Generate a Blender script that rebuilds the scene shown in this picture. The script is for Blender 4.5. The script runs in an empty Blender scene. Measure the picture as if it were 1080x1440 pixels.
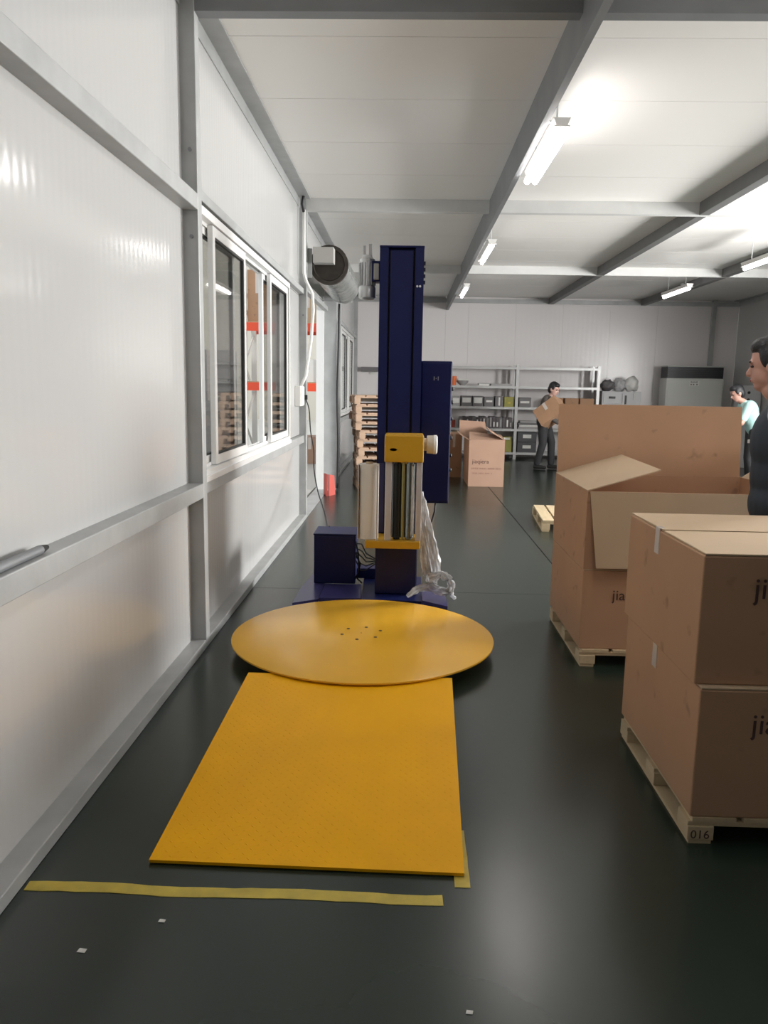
import bpy, bmesh, math, random
from mathutils import Vector, Matrix, Euler, noise as mnoise
random.seed(7)
R = math.radians
S = bpy.context.scene
C = S.collection

# ------------------------------------------------------------------ camera
FPX = 1090.0
pitch, yaw, roll = R(9.1), R(1.51), R(1.0)
fw = Vector((-math.sin(yaw)*math.cos(pitch), math.cos(yaw)*math.cos(pitch), -math.sin(pitch)))
rt = Vector((math.cos(yaw), math.sin(yaw), 0))
up = rt.cross(fw)
r2 = rt*math.cos(roll) + up*math.sin(roll)
u2 = -rt*math.sin(roll) + up*math.cos(roll)
cam_data = bpy.data.cameras.new('camera')
cam = bpy.data.objects.new('camera', cam_data)
C.objects.link(cam)
cam.matrix_world = Matrix(((r2.x, u2.x, -fw.x, 0), (r2.y, u2.y, -fw.y, 0), (r2.z, u2.z, -fw.z, 1.45), (0, 0, 0, 1)))
cam_data.sensor_fit = 'VERTICAL'
cam_data.sensor_height = 24
cam_data.lens = FPX/1440*24
cam_data.clip_start = 0.05
S.camera = cam

# ------------------------------------------------------------------ sky, daylight, exposure
w = bpy.data.worlds.new('sky'); S.world = w; w.use_nodes = True
w.node_tree.nodes['Background'].inputs[0].default_value = (0.93, 0.97, 1.0, 1)
w.node_tree.nodes['Background'].inputs[1].default_value = 1.3
S.view_settings.view_transform = 'Standard'
S.view_settings.look = 'None'
S.view_settings.gamma = 1.0
S.view_settings.use_curve_mapping = False
S.view_settings.exposure = 0.12
TUBE = 24.0          # emission of the fluorescent tubes

def daylight(name, loc, sx, sy, power, rot, col=(1.0, 0.97, 0.97)):
    l = bpy.data.lights.new(name, 'AREA'); l.shape = 'RECTANGLE'; l.size = sx; l.size_y = sy
    l.energy = power; l.color = col
    o = bpy.data.objects.new(name, l); o.location = loc; o.rotation_euler = rot; C.objects.link(o)
    return o
# daylight through the window of the right wall
daylight('daylight_right_window', (7.12, 8.0, 2.0), 1.8, 2.2, 1050, (0, R(90), 0))

daylight('fill_front_window', (7.12, 3.3, 2.0), 1.8, 2.2, 220, (0, R(90), 0))  # added fill for the low left wall, no known window here

# ------------------------------------------------------------------ helpers
def new_bm(): return bmesh.new()
def box(bm, x0, x1, y0, y1, z0, z1, bev=0.0):
    vs = [bm.verts.new((x, y, z)) for z in (z0, z1) for y in (y0, y1) for x in (x0, x1)]
    fs = [(0,2,3,1), (4,5,7,6), (0,1,5,4), (1,3,7,5), (3,2,6,7), (2,0,4,6)]
    faces = [bm.faces.new([vs[i] for i in f]) for f in fs]
    if bev > 0:
        es = list({e for f in faces for e in f.edges})
        bmesh.ops.bevel(bm, geom=es, offset=bev, segments=2, affect='EDGES', profile=0.5)
    return faces
def frame_of(d):
    d = d.normalized()
    a = Vector((0, 0, 1)) if abs(d.z) < 0.9 else Vector((1, 0, 0))
    u = a.cross(d).normalized(); v = d.cross(u)
    return u, v
def tube(bm, pts, r, n=8, caps=True):
    pts = [Vector(p) for p in pts]; rings = []
    for i, p in enumerate(pts):
        rr = r[i] if isinstance(r, (list, tuple)) else r
        a = pts[max(i-1, 0)]; b = pts[min(i+1, len(pts)-1)]
        u, v = frame_of(b-a)
        if rings:                                     # keep the ring from twisting
            u = (pu - (b-a).normalized()*pu.dot((b-a).normalized())).normalized(); v = (b-a).normalized().cross(u)
        pu = u
        rings.append([bm.verts.new(p + (u*math.cos(t) + v*math.sin(t))*rr) for t in [2*math.pi*k/n for k in range(n)]])
    for a, b in zip(rings, rings[1:]):
        for k in range(n):
            bm.faces.new((a[k], a[(k+1) % n], b[(k+1) % n], b[k]))
    if caps:
        bm.faces.new(list(reversed(rings[0]))); bm.faces.new(rings[-1])
    return rings
def lathe(bm, c, axis, prof, n=32):
    """prof: list of (distance along axis, radius)"""
    c = Vector(c); ax = Vector(axis).normalized(); u, v = frame_of(ax); rings = []
    for d, r in prof:
        rings.append([bm.verts.new(c + ax*d + (u*math.cos(t)+v*math.sin(t))*r) for t in [2*math.pi*k/n for k in range(n)]])
    for a, b in zip(rings, rings[1:]):
        for k in range(n): bm.faces.new((a[k], a[(k+1) % n], b[(k+1) % n], b[k]))
    bm.faces.new(list(reversed(rings[0]))); bm.faces.new(rings[-1])
def prism(bm, poly, axis, a, b):
    """poly: 2-D outline; axis 'x','y','z' is the extrusion axis from a to b"""
    def P(q, t):
        return {'x': (t, q[0], q[1]), 'y': (q[0], t, q[1]), 'z': (q[0], q[1], t)}[axis]
    A = [bm.verts.new(P(q, a)) for q in poly]; B = [bm.verts.new(P(q, b)) for q in poly]
    n = len(poly)
    bm.faces.new(A); bm.faces.new(list(reversed(B)))
    for k in range(n): bm.faces.new((A[k], B[k], B[(k+1) % n], A[(k+1) % n]))
def slab(bm, quad, t):
    """a board: four corner points and a thickness along the normal"""
    q = [Vector(p) for p in quad]; nrm = (q[1]-q[0]).cross(q[3]-q[0]).normalized()*t
    A = [bm.verts.new(p) for p in q]; B = [bm.verts.new(p+nrm) for p in q]
    bm.faces.new(list(reversed(A))); bm.faces.new(B)
    for k in range(4): bm.faces.new((A[k], A[(k+1) % 4], B[(k+1) % 4], B[k]))
def wpos(o):
    p = Vector((0, 0, 0))
    while o is not None: p = p + o.location; o = o.parent
    return p
def obj(name, bm, mat, parent=None, local=False, smooth=None, label=None):
    """link a bmesh as ONE object; shapes are given in world space unless local"""
    bmesh.ops.recalc_face_normals(bm, faces=bm.faces[:])
    if parent is not None and not local:
        bmesh.ops.translate(bm, verts=bm.verts[:], vec=-wpos(parent))
    me = bpy.data.meshes.new(name); bm.to_mesh(me); bm.free()
    if mat is not None: me.materials.append(mat)
    if smooth is not None:
        me.shade_smooth()
        if smooth < 179:
            me.set_sharp_from_angle(angle=R(smooth))
    o = bpy.data.objects.new(name, me); C.objects.link(o); o.parent = parent
    if label: o['label'] = label
    return o
def one(name, mat, *boxes, parent=None, bev=0.0, local=False, label=None):
    if parent is not None and len(boxes) > 1:
        for b in boxes: o = one(name, mat, b, parent=parent, bev=bev, local=local, label=label)
        return o
    bm = new_bm()
    for b in boxes: box(bm, *b, bev=bev)
    return obj(name, bm, mat, parent, local, label=label)
def thing(name, label, cat, loc=(0, 0, 0), rotz=0.0, group=None):
    o = bpy.data.objects.new(name, None); C.objects.link(o); o.empty_display_size = 0.1
    o.location = loc; o.rotation_euler = (0, 0, rotz); o['label'] = label; o['category'] = cat
    if group: o['group'] = group
    return o
def tag(o, label, cat, group=None):
    o['label'] = label; o['category'] = cat
    if group: o['group'] = group
    return o
def dup(root, loc, rotz=None, label=None):
    r = root.copy(); C.objects.link(r); r.location = loc
    if rotz is not None: r.rotation_euler = (0, 0, rotz)
    if label: r['label'] = label
    for ch in list(root.children):
        c = ch.copy(); C.objects.link(c); c.parent = r
        for g in ch.children:
            d = g.copy(); C.objects.link(d); d.parent = c
    return r
def struct(o): o['kind'] = 'structure'; return o
def recenter(o):
    """put the origin of a one-mesh thing at the middle of its base"""
    me = o.data; xs = [v.co.x for v in me.vertices]; ys = [v.co.y for v in me.vertices]; zs = [v.co.z for v in me.vertices]
    c = Vector(((min(xs)+max(xs))/2, (min(ys)+max(ys))/2, min(zs)))
    me.transform(Matrix.Translation(-c)); o.location = o.location + c
    return o
def text_mesh(name, s, size, mat, parent, M, depth=0.0006, label=None):
    cu = bpy.data.curves.new(name, 'FONT'); cu.body = s; cu.size = size; cu.extrude = depth; cu.resolution_u = 3
    t = bpy.data.objects.new(name, cu); C.objects.link(t)
    dg = bpy.context.evaluated_depsgraph_get()
    me = bpy.data.meshes.new_from_object(t.evaluated_get(dg)); bpy.data.objects.remove(t)
    me.transform(M); me.transform(Matrix.Translation(-wpos(parent)))
    me.materials.clear(); me.materials.append(mat)
    o = bpy.data.objects.new(name, me); C.objects.link(o); o.parent = parent
    if label: o['label'] = label
    return o
FRONT = Matrix.Rotation(R(90), 4, 'X')        # lettering that faces -Y

# ------------------------------------------------------------------ materials
def mat(name, col, rough=0.5, metal=0.0, var=0.0, vscale=6.0, bump=0.0, bscale=30.0, spec=0.5, stretch=None, rvar=0.0):
    m = bpy.data.materials.new(name); m.use_nodes = True; nt = m.node_tree; b = nt.nodes['Principled BSDF']
    b.inputs['Base Color'].default_value = (*col, 1); b.inputs['Roughness'].default_value = rough
    b.inputs['Metallic'].default_value = metal; b.inputs['Specular IOR Level'].default_value = spec
    if var or bump or rvar:
        tc = nt.nodes.new('ShaderNodeTexCoord'); mp = nt.nodes.new('ShaderNodeMapping')
        if stretch: mp.inputs['Scale'].default_value = stretch
        nt.links.new(tc.outputs['Object'], mp.inputs['Vector'])
    if var or rvar:
        n = nt.nodes.new('ShaderNodeTexNoise'); n.inputs['Scale'].default_value = vscale; n.inputs['Detail'].default_value = 5
        nt.links.new(mp.outputs[0], n.inputs['Vector'])
    if var:
        mr = nt.nodes.new('ShaderNodeMapRange'); mr.inputs[1].default_value = 0.2; mr.inputs[2].default_value = 0.8
        mr.inputs[3].default_value = 1-var; mr.inputs[4].default_value = 1+var
        nt.links.new(n.outputs['Fac'], mr.inputs[0])
        mx = nt.nodes.new('ShaderNodeMix'); mx.data_type = 'RGBA'; mx.blend_type = 'MULTIPLY'; mx.inputs[0].default_value = 1
        mx.inputs[6].default_value = (*col, 1)
        cc = nt.nodes.new('ShaderNodeCombineColor')
        for k in range(3): nt.links.new(mr.outputs[0], cc.inputs[k])
        nt.links.new(cc.outputs[0], mx.inputs[7]); nt.links.new(mx.outputs[2], b.inputs['Base Color'])
    if rvar:
        m2 = nt.nodes.new('ShaderNodeMapRange'); m2.inputs[1].default_value = 0.2; m2.inputs[2].default_value = 0.8
        m2.inputs[3].default_value = max(0.02, rough-rvar); m2.inputs[4].default_value = rough+rvar
        nt.links.new(n.outputs['Fac'], m2.inputs[0]); nt.links.new(m2.outputs[0], b.inputs['Roughness'])
    if bump:
        nb = nt.nodes.new('ShaderNodeTexNoise'); nb.inputs['Scale'].default_value = bscale; nb.inputs['Detail'].default_value = 3
        nt.links.new(mp.outputs[0], nb.inputs['Vector'])
        bp = nt.nodes.new('ShaderNodeBump'); bp.inputs['Strength'].default_value = bump; bp.inputs['Distance'].default_value = 0.01
        nt.links.new(nb.outputs['Fac'], bp.inputs['Height']); nt.links.new(bp.outputs[0], b.inputs['Normal'])
    return m
def ribbed(name, col, rough, axis, period, amount):
    """painted sheet steel with shallow rolled ribs across one axis"""
    m = mat(name, col, rough, 0.0, spec=0.55); nt = m.node_tree; b = nt.nodes['Principled BSDF']
    tc = nt.nodes.new('ShaderNodeTexCoord'); wv = nt.nodes.new('ShaderNodeTexWave')
    wv.wave_type = 'BANDS'; wv.bands_direction = axis; wv.wave_profile = 'SIN'
    wv.inputs['Scale'].default_value = 0.314/period; wv.inputs['Distortion'].default_value = 0.0
    nz = nt.nodes.new('ShaderNodeTexNoise'); nz.inputs['Scale'].default_value = 1.3; nz.inputs['Detail'].default_value = 1
    ad = nt.nodes.new('ShaderNodeMath'); ad.operation = 'MULTIPLY_ADD'; ad.inputs[1].default_value = 2.0
    nt.links.new(tc.outputs['Object'], wv.inputs['Vector']); nt.links.new(tc.outputs['Object'], nz.inputs['Vector'])
    nt.links.new(nz.outputs['Fac'], ad.inputs[0]); nt.links.new(wv.outputs['Fac'], ad.inputs[2])
    bp = nt.nodes.new('ShaderNodeBump'); bp.inputs['Strength'].default_value = amount; bp.inputs['Distance'].default_value = 0.003
    nt.links.new(ad.outputs[0], bp.inputs['Height']); nt.links.new(bp.outputs[0], b.inputs['Normal'])
    return m
def emit(name, col, strength):
    m = bpy.data.materials.new(name); m.use_nodes = True; b = m.node_tree.nodes['Principled BSDF']
    b.inputs['Base Color'].default_value = (0.9, 0.9, 0.9, 1)
    b.inputs['Emission Color'].default_value = (*col, 1); b.inputs['Emission Strength'].default_value = strength
    return m
def glassy(name, tint, gloss, rough=0.02, trans=(1, 1, 1)):
    m = bpy.data.materials.new(name); m.use_nodes = True; nt = m.node_tree; nt.nodes.remove(nt.nodes['Principled BSDF'])
    out = nt.nodes['Material Output']; t = nt.nodes.new('ShaderNodeBsdfTransparent'); t.inputs[0].default_value = (*trans, 1)
    g = nt.nodes.new('ShaderNodeBsdfGlossy'); g.inputs['Roughness'].default_value = rough; g.inputs[0].default_value = (*tint, 1)
    fr = nt.nodes.new('ShaderNodeLayerWeight'); fr.inputs[0].default_value = 0.5
    pw = nt.nodes.new('ShaderNodeMath'); pw.operation = 'POWER'; pw.inputs[1].default_value = 5.0
    ad = nt.nodes.new('ShaderNodeMath'); ad.operation = 'MULTIPLY_ADD'; ad.inputs[1].default_value = 0.6; ad.inputs[2].default_value = gloss; ad.use_clamp = True
    nt.links.new(fr.outputs['Facing'], pw.inputs[0])
    mx = nt.nodes.new('ShaderNodeMixShader')
    nt.links.new(pw.outputs[0], ad.inputs[0]); nt.links.new(ad.outputs[0], mx.inputs[0])
    nt.links.new(t.outputs[0], mx.inputs[1]); nt.links.new(g.outputs[0], mx.inputs[2]); nt.links.new(mx.outputs[0], out.inputs[0])
    return m

M = {}
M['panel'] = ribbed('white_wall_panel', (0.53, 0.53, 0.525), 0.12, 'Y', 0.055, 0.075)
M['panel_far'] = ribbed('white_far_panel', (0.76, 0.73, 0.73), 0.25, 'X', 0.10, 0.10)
M['panel_ceiling'] = ribbed('white_ceiling_panel', (0.86, 0.845, 0.815), 0.38, 'Y', 0.19, 0.05)
M['back_grey'] = mat('dark_grey_back_panel', (0.12, 0.12, 0.125), 0.5)
M['purlin_shaded'] = mat('shaded_grey_purlin', (0.15, 0.15, 0.15), 0.5, 0.1, var=0.1)  # shade on the right-hand purlins is put into this dark colour
M['steel'] = mat('galvanised_steel', (0.40, 0.41, 0.41), 0.45, 0.15, var=0.16, vscale=5, bump=0.05)
M['beam_white'] = mat('pale_painted_beam', (0.64, 0.64, 0.63), 0.4, 0.0, var=0.06)
M['steel_beam'] = mat('grey_and_shaded_steel', (0.23, 0.24, 0.25), 0.5, 0.2, var=0.12, vscale=4)
M['alu'] = mat('white_aluminium_frame', (0.82, 0.82, 0.81), 0.35, 0.1)
M['alu_dark'] = mat('dark_gasket', (0.03, 0.03, 0.03), 0.6)
M['floor'] = mat('green_epoxy_floor', (0.015, 0.025, 0.019), 0.26, 0.0, var=0.25, vscale=0.9, bump=0.012, bscale=14, spec=0.5, rvar=0.02)
M['joint'] = mat('dark_floor_joint', (0.02, 0.022, 0.02), 0.8)
M['tape'] = mat('worn_yellow_tape', (0.50, 0.38, 0.055), 0.5, var=0.25, vscale=14)
M['yellow'] = mat('yellow_paint', (0.86, 0.42, 0.001), 0.5, var=0.05, vscale=5, bump=0.02, bscale=9, spec=0.18)
M['yellow_disc'] = mat('yellow_disc_paint', (0.80, 0.43, 0.03), 0.26, var=0.05, vscale=2, spec=0.4)
M['yellow_head'] = mat('yellow_head_paint', (0.52, 0.28, 0.012), 0.4)
M['navy'] = mat('navy_paint', (0.005, 0.009, 0.070), 0.42, var=0.08, spec=0.35)
M['navy_base'] = mat('navy_base_paint', (0.045, 0.042, 0.15), 0.3, var=0.15, vscale=7)
M['groove'] = mat('dark_groove', (0.006, 0.008, 0.022), 0.55)
M['black'] = mat('black_rubber', (0.012, 0.012, 0.013), 0.5)
M['black_hole'] = mat('black_hole', (0.004, 0.003, 0.002), 0.9)
M['card'] = mat('brown_cardboard', (0.45, 0.270, 0.165), 0.8, var=0.07, vscale=3, spec=0.25)
def stained(m, lo, hi, dark, scale):
    nt = m.node_tree; b = nt.nodes['Principled BSDF']; src = b.inputs['Base Color'].links[0].from_socket
    tc = nt.nodes.new('ShaderNodeTexCoord'); n = nt.nodes.new('ShaderNodeTexNoise'); n.inputs['Scale'].default_value = scale; n.inputs['Detail'].default_value = 2
    r = nt.nodes.new('ShaderNodeMapRange'); r.inputs[1].default_value = lo; r.inputs[2].default_value = hi; r.inputs[3].default_value = 1; r.inputs[4].default_value = dark
    c = nt.nodes.new('ShaderNodeCombineColor'); mx = nt.nodes.new('ShaderNodeMix'); mx.data_type = 'RGBA'; mx.blend_type = 'MULTIPLY'; mx.inputs[0].default_value = 1
    ge = nt.nodes.new('ShaderNodeNewGeometry'); nt.links.new(ge.outputs['Position'], n.inputs['Vector']); nt.links.new(n.outputs['Fac'], r.inputs[0])
    for k in range(3): nt.links.new(r.outputs[0], c.inputs[k])
    nt.links.new(src, mx.inputs[6]); nt.links.new(c.outputs[0], mx.inputs[7]); nt.links.new(mx.outputs[2], b.inputs['Base Color'])
stained(M['card'], 0.66, 0.76, 0.72, 11)
M['card_light'] = mat('pale_cardboard', (0.50, 0.375, 0.25), 0.8, var=0.06, vscale=3, spec=0.25)
M['card_pink'] = mat('faded_cardboard', (0.40, 0.255, 0.185), 0.8, var=0.06, vscale=4, spec=0.25)
M['card_edge'] = mat('cardboard_edge', (0.55, 0.38, 0.22), 0.85)
M['card_ink'] = mat('brown_print_ink', (0.07, 0.035, 0.03), 0.7)
M['card_ink_pale'] = mat('pale_print_ink', (0.30, 0.17, 0.13), 0.8)
M['clear_tape'] = mat('packing_tape', (0.62, 0.55, 0.5), 0.12, spec=0.7)
M['wood'] = mat('pale_pallet_wood', (0.55, 0.43, 0.27), 0.75, var=0.14, vscale=5, stretch=(6, 1, 6))
M['wood_pink'] = mat('pinkish_pallet_wood', (0.55, 0.38, 0.27), 0.75, var=0.16, vscale=6)
M['wood_grey'] = mat('grey_gap_backing_wood', (0.42, 0.36, 0.30), 0.8, var=0.15, vscale=5)
M['white'] = mat('white_plastic', (0.80, 0.79, 0.76), 0.4)
M['white_roll'] = mat('white_film_roll', (0.70, 0.66, 0.60), 0.3, var=0.04, stretch=(8, 8, 0.3))
M['roller_dark'] = mat('black_rubber_roller', (0.012, 0.015, 0.014), 0.25)
M['chrome'] = mat('grey_film_roller', (0.30, 0.33, 0.33), 0.16, 0.85)
M['brass'] = mat('brass_rod', (0.40, 0.36, 0.15), 0.3, 0.7)
M['alu_post'] = mat('pale_aluminium_post', (0.62, 0.58, 0.58), 0.3, 0.3)
M['motor'] = mat('cast_aluminium_motor', (0.55, 0.56, 0.57), 0.32, 0.5)
M['silver'] = mat('silver_curtain', (0.36, 0.38, 0.37), 0.24, 0.55, var=0.35, vscale=7, bump=0.5, bscale=9, stretch=(1, 3, 1))
M['shutter_dark'] = mat('dark_shutter_end', (0.035, 0.028, 0.022), 0.6, var=0.4, vscale=18)
M['grey_box'] = mat('grey_motor_box', (0.45, 0.44, 0.42), 0.5)
M['cable'] = mat('black_cable', (0.012, 0.012, 0.014), 0.5)
M['conduit'] = mat('white_conduit', (0.78, 0.78, 0.76), 0.4)
M['red'] = mat('red_plastic', (0.36, 0.05, 0.035), 0.5)
M['red_pale'] = mat('pale_red_plastic', (0.58, 0.12, 0.10), 0.5)
M['shelf'] = mat('grey_shelf_steel', (0.50, 0.50, 0.50), 0.35, 0.3)
M['rack_white'] = mat('white_rack_upright', (0.78, 0.77, 0.74), 0.5)
M['rack_orange'] = mat('orange_rack_beam', (0.85, 0.085, 0.03), 0.5)
M['hall_wall'] = mat('pale_hall_wall', (0.70, 0.66, 0.58), 0.7)
M['hall_floor'] = mat('pale_concrete', (0.55, 0.54, 0.5), 0.5)
M['bin'] = mat('grey_storage_bin', (0.16, 0.15, 0.155), 0.5)
M['bin_dark'] = mat('dark_storage_bin', (0.07, 0.068, 0.075), 0.5)
M['bin_grey'] = mat('pale_grey_bin', (0.34, 0.33, 0.33), 0.5)
M['paper'] = mat('white_paper_label', (0.72, 0.71, 0.68), 0.7)
M['olive'] = mat('olive_green_box', (0.30, 0.28, 0.06), 0.55)
M['binder'] = mat('dark_binder', (0.09, 0.075, 0.08), 0.5)
M['orange'] = mat('orange_plastic', (0.75, 0.16, 0.04), 0.5)
M['ac_body'] = mat('cream_cabinet_paint', (0.62, 0.63, 0.60), 0.2)
M['ac_black'] = mat('black_vent', (0.012, 0.014, 0.018), 0.3)
M['machine_grey'] = mat('grey_cabinet_paint', (0.50, 0.50, 0.51), 0.4)
M['tube'] = emit('lit_tube', (1.0, 0.955, 0.93), TUBE)
M['tube_far'] = emit('old_lit_tube', (1.0, 0.96, 0.95), 7.5)
M['glass'] = glassy('window_glass', (1, 1, 1), 0.02, 0.02, (0.80, 0.80, 0.79))
M['glass_clear'] = glassy('clear_window_glass', (1, 1, 1), 0.02, 0.02, (0.95, 0.96, 0.95))
M['skin'] = mat('skin', (0.50, 0.28, 0.22), 0.5)
M['skin_pale'] = mat('pale_skin', (0.62, 0.38, 0.32), 0.5)
M['hair'] = mat('black_hair', (0.010, 0.010, 0.013), 0.45, bump=0.4, bscale=120)
M['navy_cloth'] = mat('dark_navy_cloth', (0.016, 0.026, 0.040), 0.7, bump=0.15, bscale=25)
M['lilac_cloth'] = mat('pale_grey_shirt', (0.42, 0.40, 0.44), 0.8)
M['teal_cloth'] = mat('pale_teal_shirt', (0.42, 0.66, 0.64), 0.75, var=0.08)
M['dark_cloth'] = mat('dark_trousers', (0.030, 0.030, 0.034), 0.8)
M['grey_cloth'] = mat('grey_brown_jacket', (0.10, 0.09, 0.085), 0.8)
M['shoe'] = mat('dark_shoe', (0.02, 0.02, 0.02), 0.5)
M['shoe_sole'] = mat('pale_shoe_sole', (0.5, 0.5, 0.5), 0.6)
M['eye'] = mat('eye', (0.015, 0.012, 0.012), 0.2)
M['lip'] = mat('lip', (0.36, 0.13, 0.12), 0.5)
def film_mat():
    m = bpy.data.materials.new('clear_stretch_film'); m.use_nodes = True; nt = m.node_tree
    b = nt.nodes['Principled BSDF']; b.inputs['Base Color'].default_value = (0.93, 0.93, 0.95, 1); b.inputs['Roughness'].default_value = 0.16
    b.inputs['Specular IOR Level'].default_value = 0.8
    tc = nt.nodes.new('ShaderNodeTexCoord'); nz = nt.nodes.new('ShaderNodeTexNoise'); nz.inputs['Scale'].default_value = 22; nz.inputs['Detail'].default_value = 3
    nt.links.new(tc.outputs['Object'], nz.inputs['Vector'])
    bp = nt.nodes.new('ShaderNodeBump'); bp.inputs['Strength'].default_value = 0.9; bp.inputs['Distance'].default_value = 0.02
    nt.links.new(nz.outputs['Fac'], bp.inputs['Height']); nt.links.new(bp.outputs[0], b.inputs['Normal'])
    t = nt.nodes.new('ShaderNodeBsdfTransparent'); mx = nt.nodes.new('ShaderNodeMixShader')
    mr = nt.nodes.new('ShaderNodeMapRange'); mr.inputs[1].default_value = 0.35; mr.inputs[2].default_value = 0.65; mr.inputs[3].default_value = 0.8; mr.inputs[4].default_value = 1.0
    nt.links.new(nz.outputs['Fac'], mr.inputs[0]); nt.links.new(mr.outputs[0], mx.inputs[0])
    tl = nt.nodes.new('ShaderNodeBsdfTranslucent'); tl.inputs[0].default_value = (0.95, 0.95, 0.96, 1); m2 = nt.nodes.new('ShaderNodeMixShader'); m2.inputs[0].default_value = 0.5
    nt.links.new(b.outputs[0], m2.inputs[1]); nt.links.new(tl.outputs[0], m2.inputs[2])
    nt.links.new(t.outputs[0], mx.inputs[1]); nt.links.new(m2.outputs[0], mx.inputs[2]); nt.links.new(mx.outputs[0], nt.nodes['Material Output'].inputs[0])
    return m
M['film'] = film_mat()

# ================================================================== THE ROOM
XW, XR = -1.165, 7.0            # inner faces of the left and right walls
YB, YF, ZC = -7.2, 17.1, 3.39   # back wall, far wall, ceiling
COLS = [-4.52, -0.18, 4.16, 8.5, 12.83]

# floor: cast slabs with recessed control joints
floor = struct(one('floor', M['joint'], (-1.6, 7.4, YB-0.3, YF+0.3, -0.12, -0.004)))
xs = [-1.30, 1.262, 4.2, 7.3]; ys = [YB-0.2, -3.2, 1.15, 5.45, 9.75, 14.0, YF+0.2]
for i in range(len(xs)-1):
    for j in range(len(ys)-1):
        one('floor_slab', M['floor'], (xs[i]+0.005, xs[i+1]-0.005, ys[j]+0.0025, ys[j+1]-0.0025, -0.06, 0.0), parent=floor)

# left wall: panels between galvanised rails and columns
wall_left = struct(one('wall_left', M['hall_wall'], (-1.31, -1.30, YB, 4.0, 0, ZC)))
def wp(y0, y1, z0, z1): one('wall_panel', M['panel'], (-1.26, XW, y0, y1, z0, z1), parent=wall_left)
WY0, WY1, WZ0, WZ1 = 4.26, 7.50, 0.93, 2.40     # near window
DY0, DY1 = 8.62, 10.95                          # doorway
ZR = ((0.0, 0.845), (0.845, 2.36), (2.36, ZC))
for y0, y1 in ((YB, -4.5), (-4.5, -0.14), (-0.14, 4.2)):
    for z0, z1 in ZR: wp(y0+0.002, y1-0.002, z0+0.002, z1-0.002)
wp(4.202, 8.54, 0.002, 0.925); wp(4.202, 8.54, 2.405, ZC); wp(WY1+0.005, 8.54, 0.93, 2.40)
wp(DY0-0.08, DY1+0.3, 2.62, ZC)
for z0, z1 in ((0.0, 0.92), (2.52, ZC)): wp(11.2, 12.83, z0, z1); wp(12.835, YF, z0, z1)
wp(11.2, 12.83, 0.925, 2.515)
W2 = (13.55, 16.55, 0.95, 2.48)
wp(12.835, W2[0], 0.925, 2.515); wp(W2[1], YF, 0.925, 2.515)
XO = -1.085
def rail(y0, y1, z0, z1, depth=0.08): one('wall_rail', M['steel'], (XW-0.01, XW+depth, y0, y1, z0, z1), parent=wall_left, bev=0.004)
for y0, y1 in ((YB, -4.56), (-4.48, -0.22), (-0.14, 4.12), (4.20, 8.46), (11.25, 12.83), (12.91, YF)):
    rail(y0, y1, 0.0, 0.048)
for y0, y1 in ((YB, -4.56), (-4.48, -0.22), (-0.14, 4.12)):
    rail(y0, y1, 0.845, 0.925); rail(y0, y1, 2.33, 2.41)
rail(4.20, 8.46, 0.845, 0.925, 0.055); rail(4.20, 8.46, 2.415, 2.47, 0.055)
rail(8.54, YF, 2.48, 2.54, 0.055); rail(12.91, YF, 0.86, 0.93, 0.055)
for y in COLS:
    one('wall_column', M['steel'], (XW-0.01, XO, y-0.04, y+0.04, 0.0 if y != 8.5 else 0.0, ZC), parent=wall_left, bev=0.005)
# door posts
for y0, y1, x1 in ((DY1, DY1+0.10, -0.985), (DY1+0.10, DY1+0.24, -1.05)):
    one('door_post', M['steel'], (-1.26, x1, y0, y1, 0.0, 2.62), parent=wall_left, bev=0.004)
one('door_post', M['alu'], (-1.262, -1.16, DY1-0.06, DY1, 0.0, 2.60), parent=wall_left)
one('threshold', M['steel'], (-1.27, -1.09, DY0-0.08, DY1, 0.0, 0.012), parent=wall_left)
for y in (8.46, 4.12):
    for z in (2.2, 2.62):
        bm = new_bm(); lathe(bm, (-1.12, y, z), (0, -1, 0), [(-0.002, 0.010), (0.010, 0.010)], 8); obj('bolt', bm, M['steel_beam'], wall_left)
# torn spot near the floor
bm = new_bm(); slab(bm, [(XW, 1.78, 0.06), (XW, 1.83, 0.07), (XW, 1.84, 0.16), (XW, 1.80, 0.13)], 0.002)
obj('torn_spot', bm, M['black'], wall_left)

# far wall
wall_far = struct(one('wall_far', M['hall_wall'], (-1.31, XR+0.1, YF+0.11, YF+0.2, 0, ZC)))
x = -1.2
for x1 in (-0.2, 0.8, 1.29, 2.3, 3.3, 4.3, 5.3, 6.4, XR):
    one('wall_panel', M['panel_far'], (x+0.0012, x1-0.0012, YF, YF+0.1, 0.0, ZC), parent=wall_far); x = x1
one('wall_rail', M['steel'], (-1.16, XR, YF-0.06, YF, 3.27, 3.35), parent=wall_far)
one('wall_column', M['steel'], (6.42, 6.50, YF-0.08, YF, 0.0, ZC), parent=wall_far)
one('wall_column', M['steel'], (XW, -1.085, YF-0.08, YF, 0.0, ZC), parent=wall_far)

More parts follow.
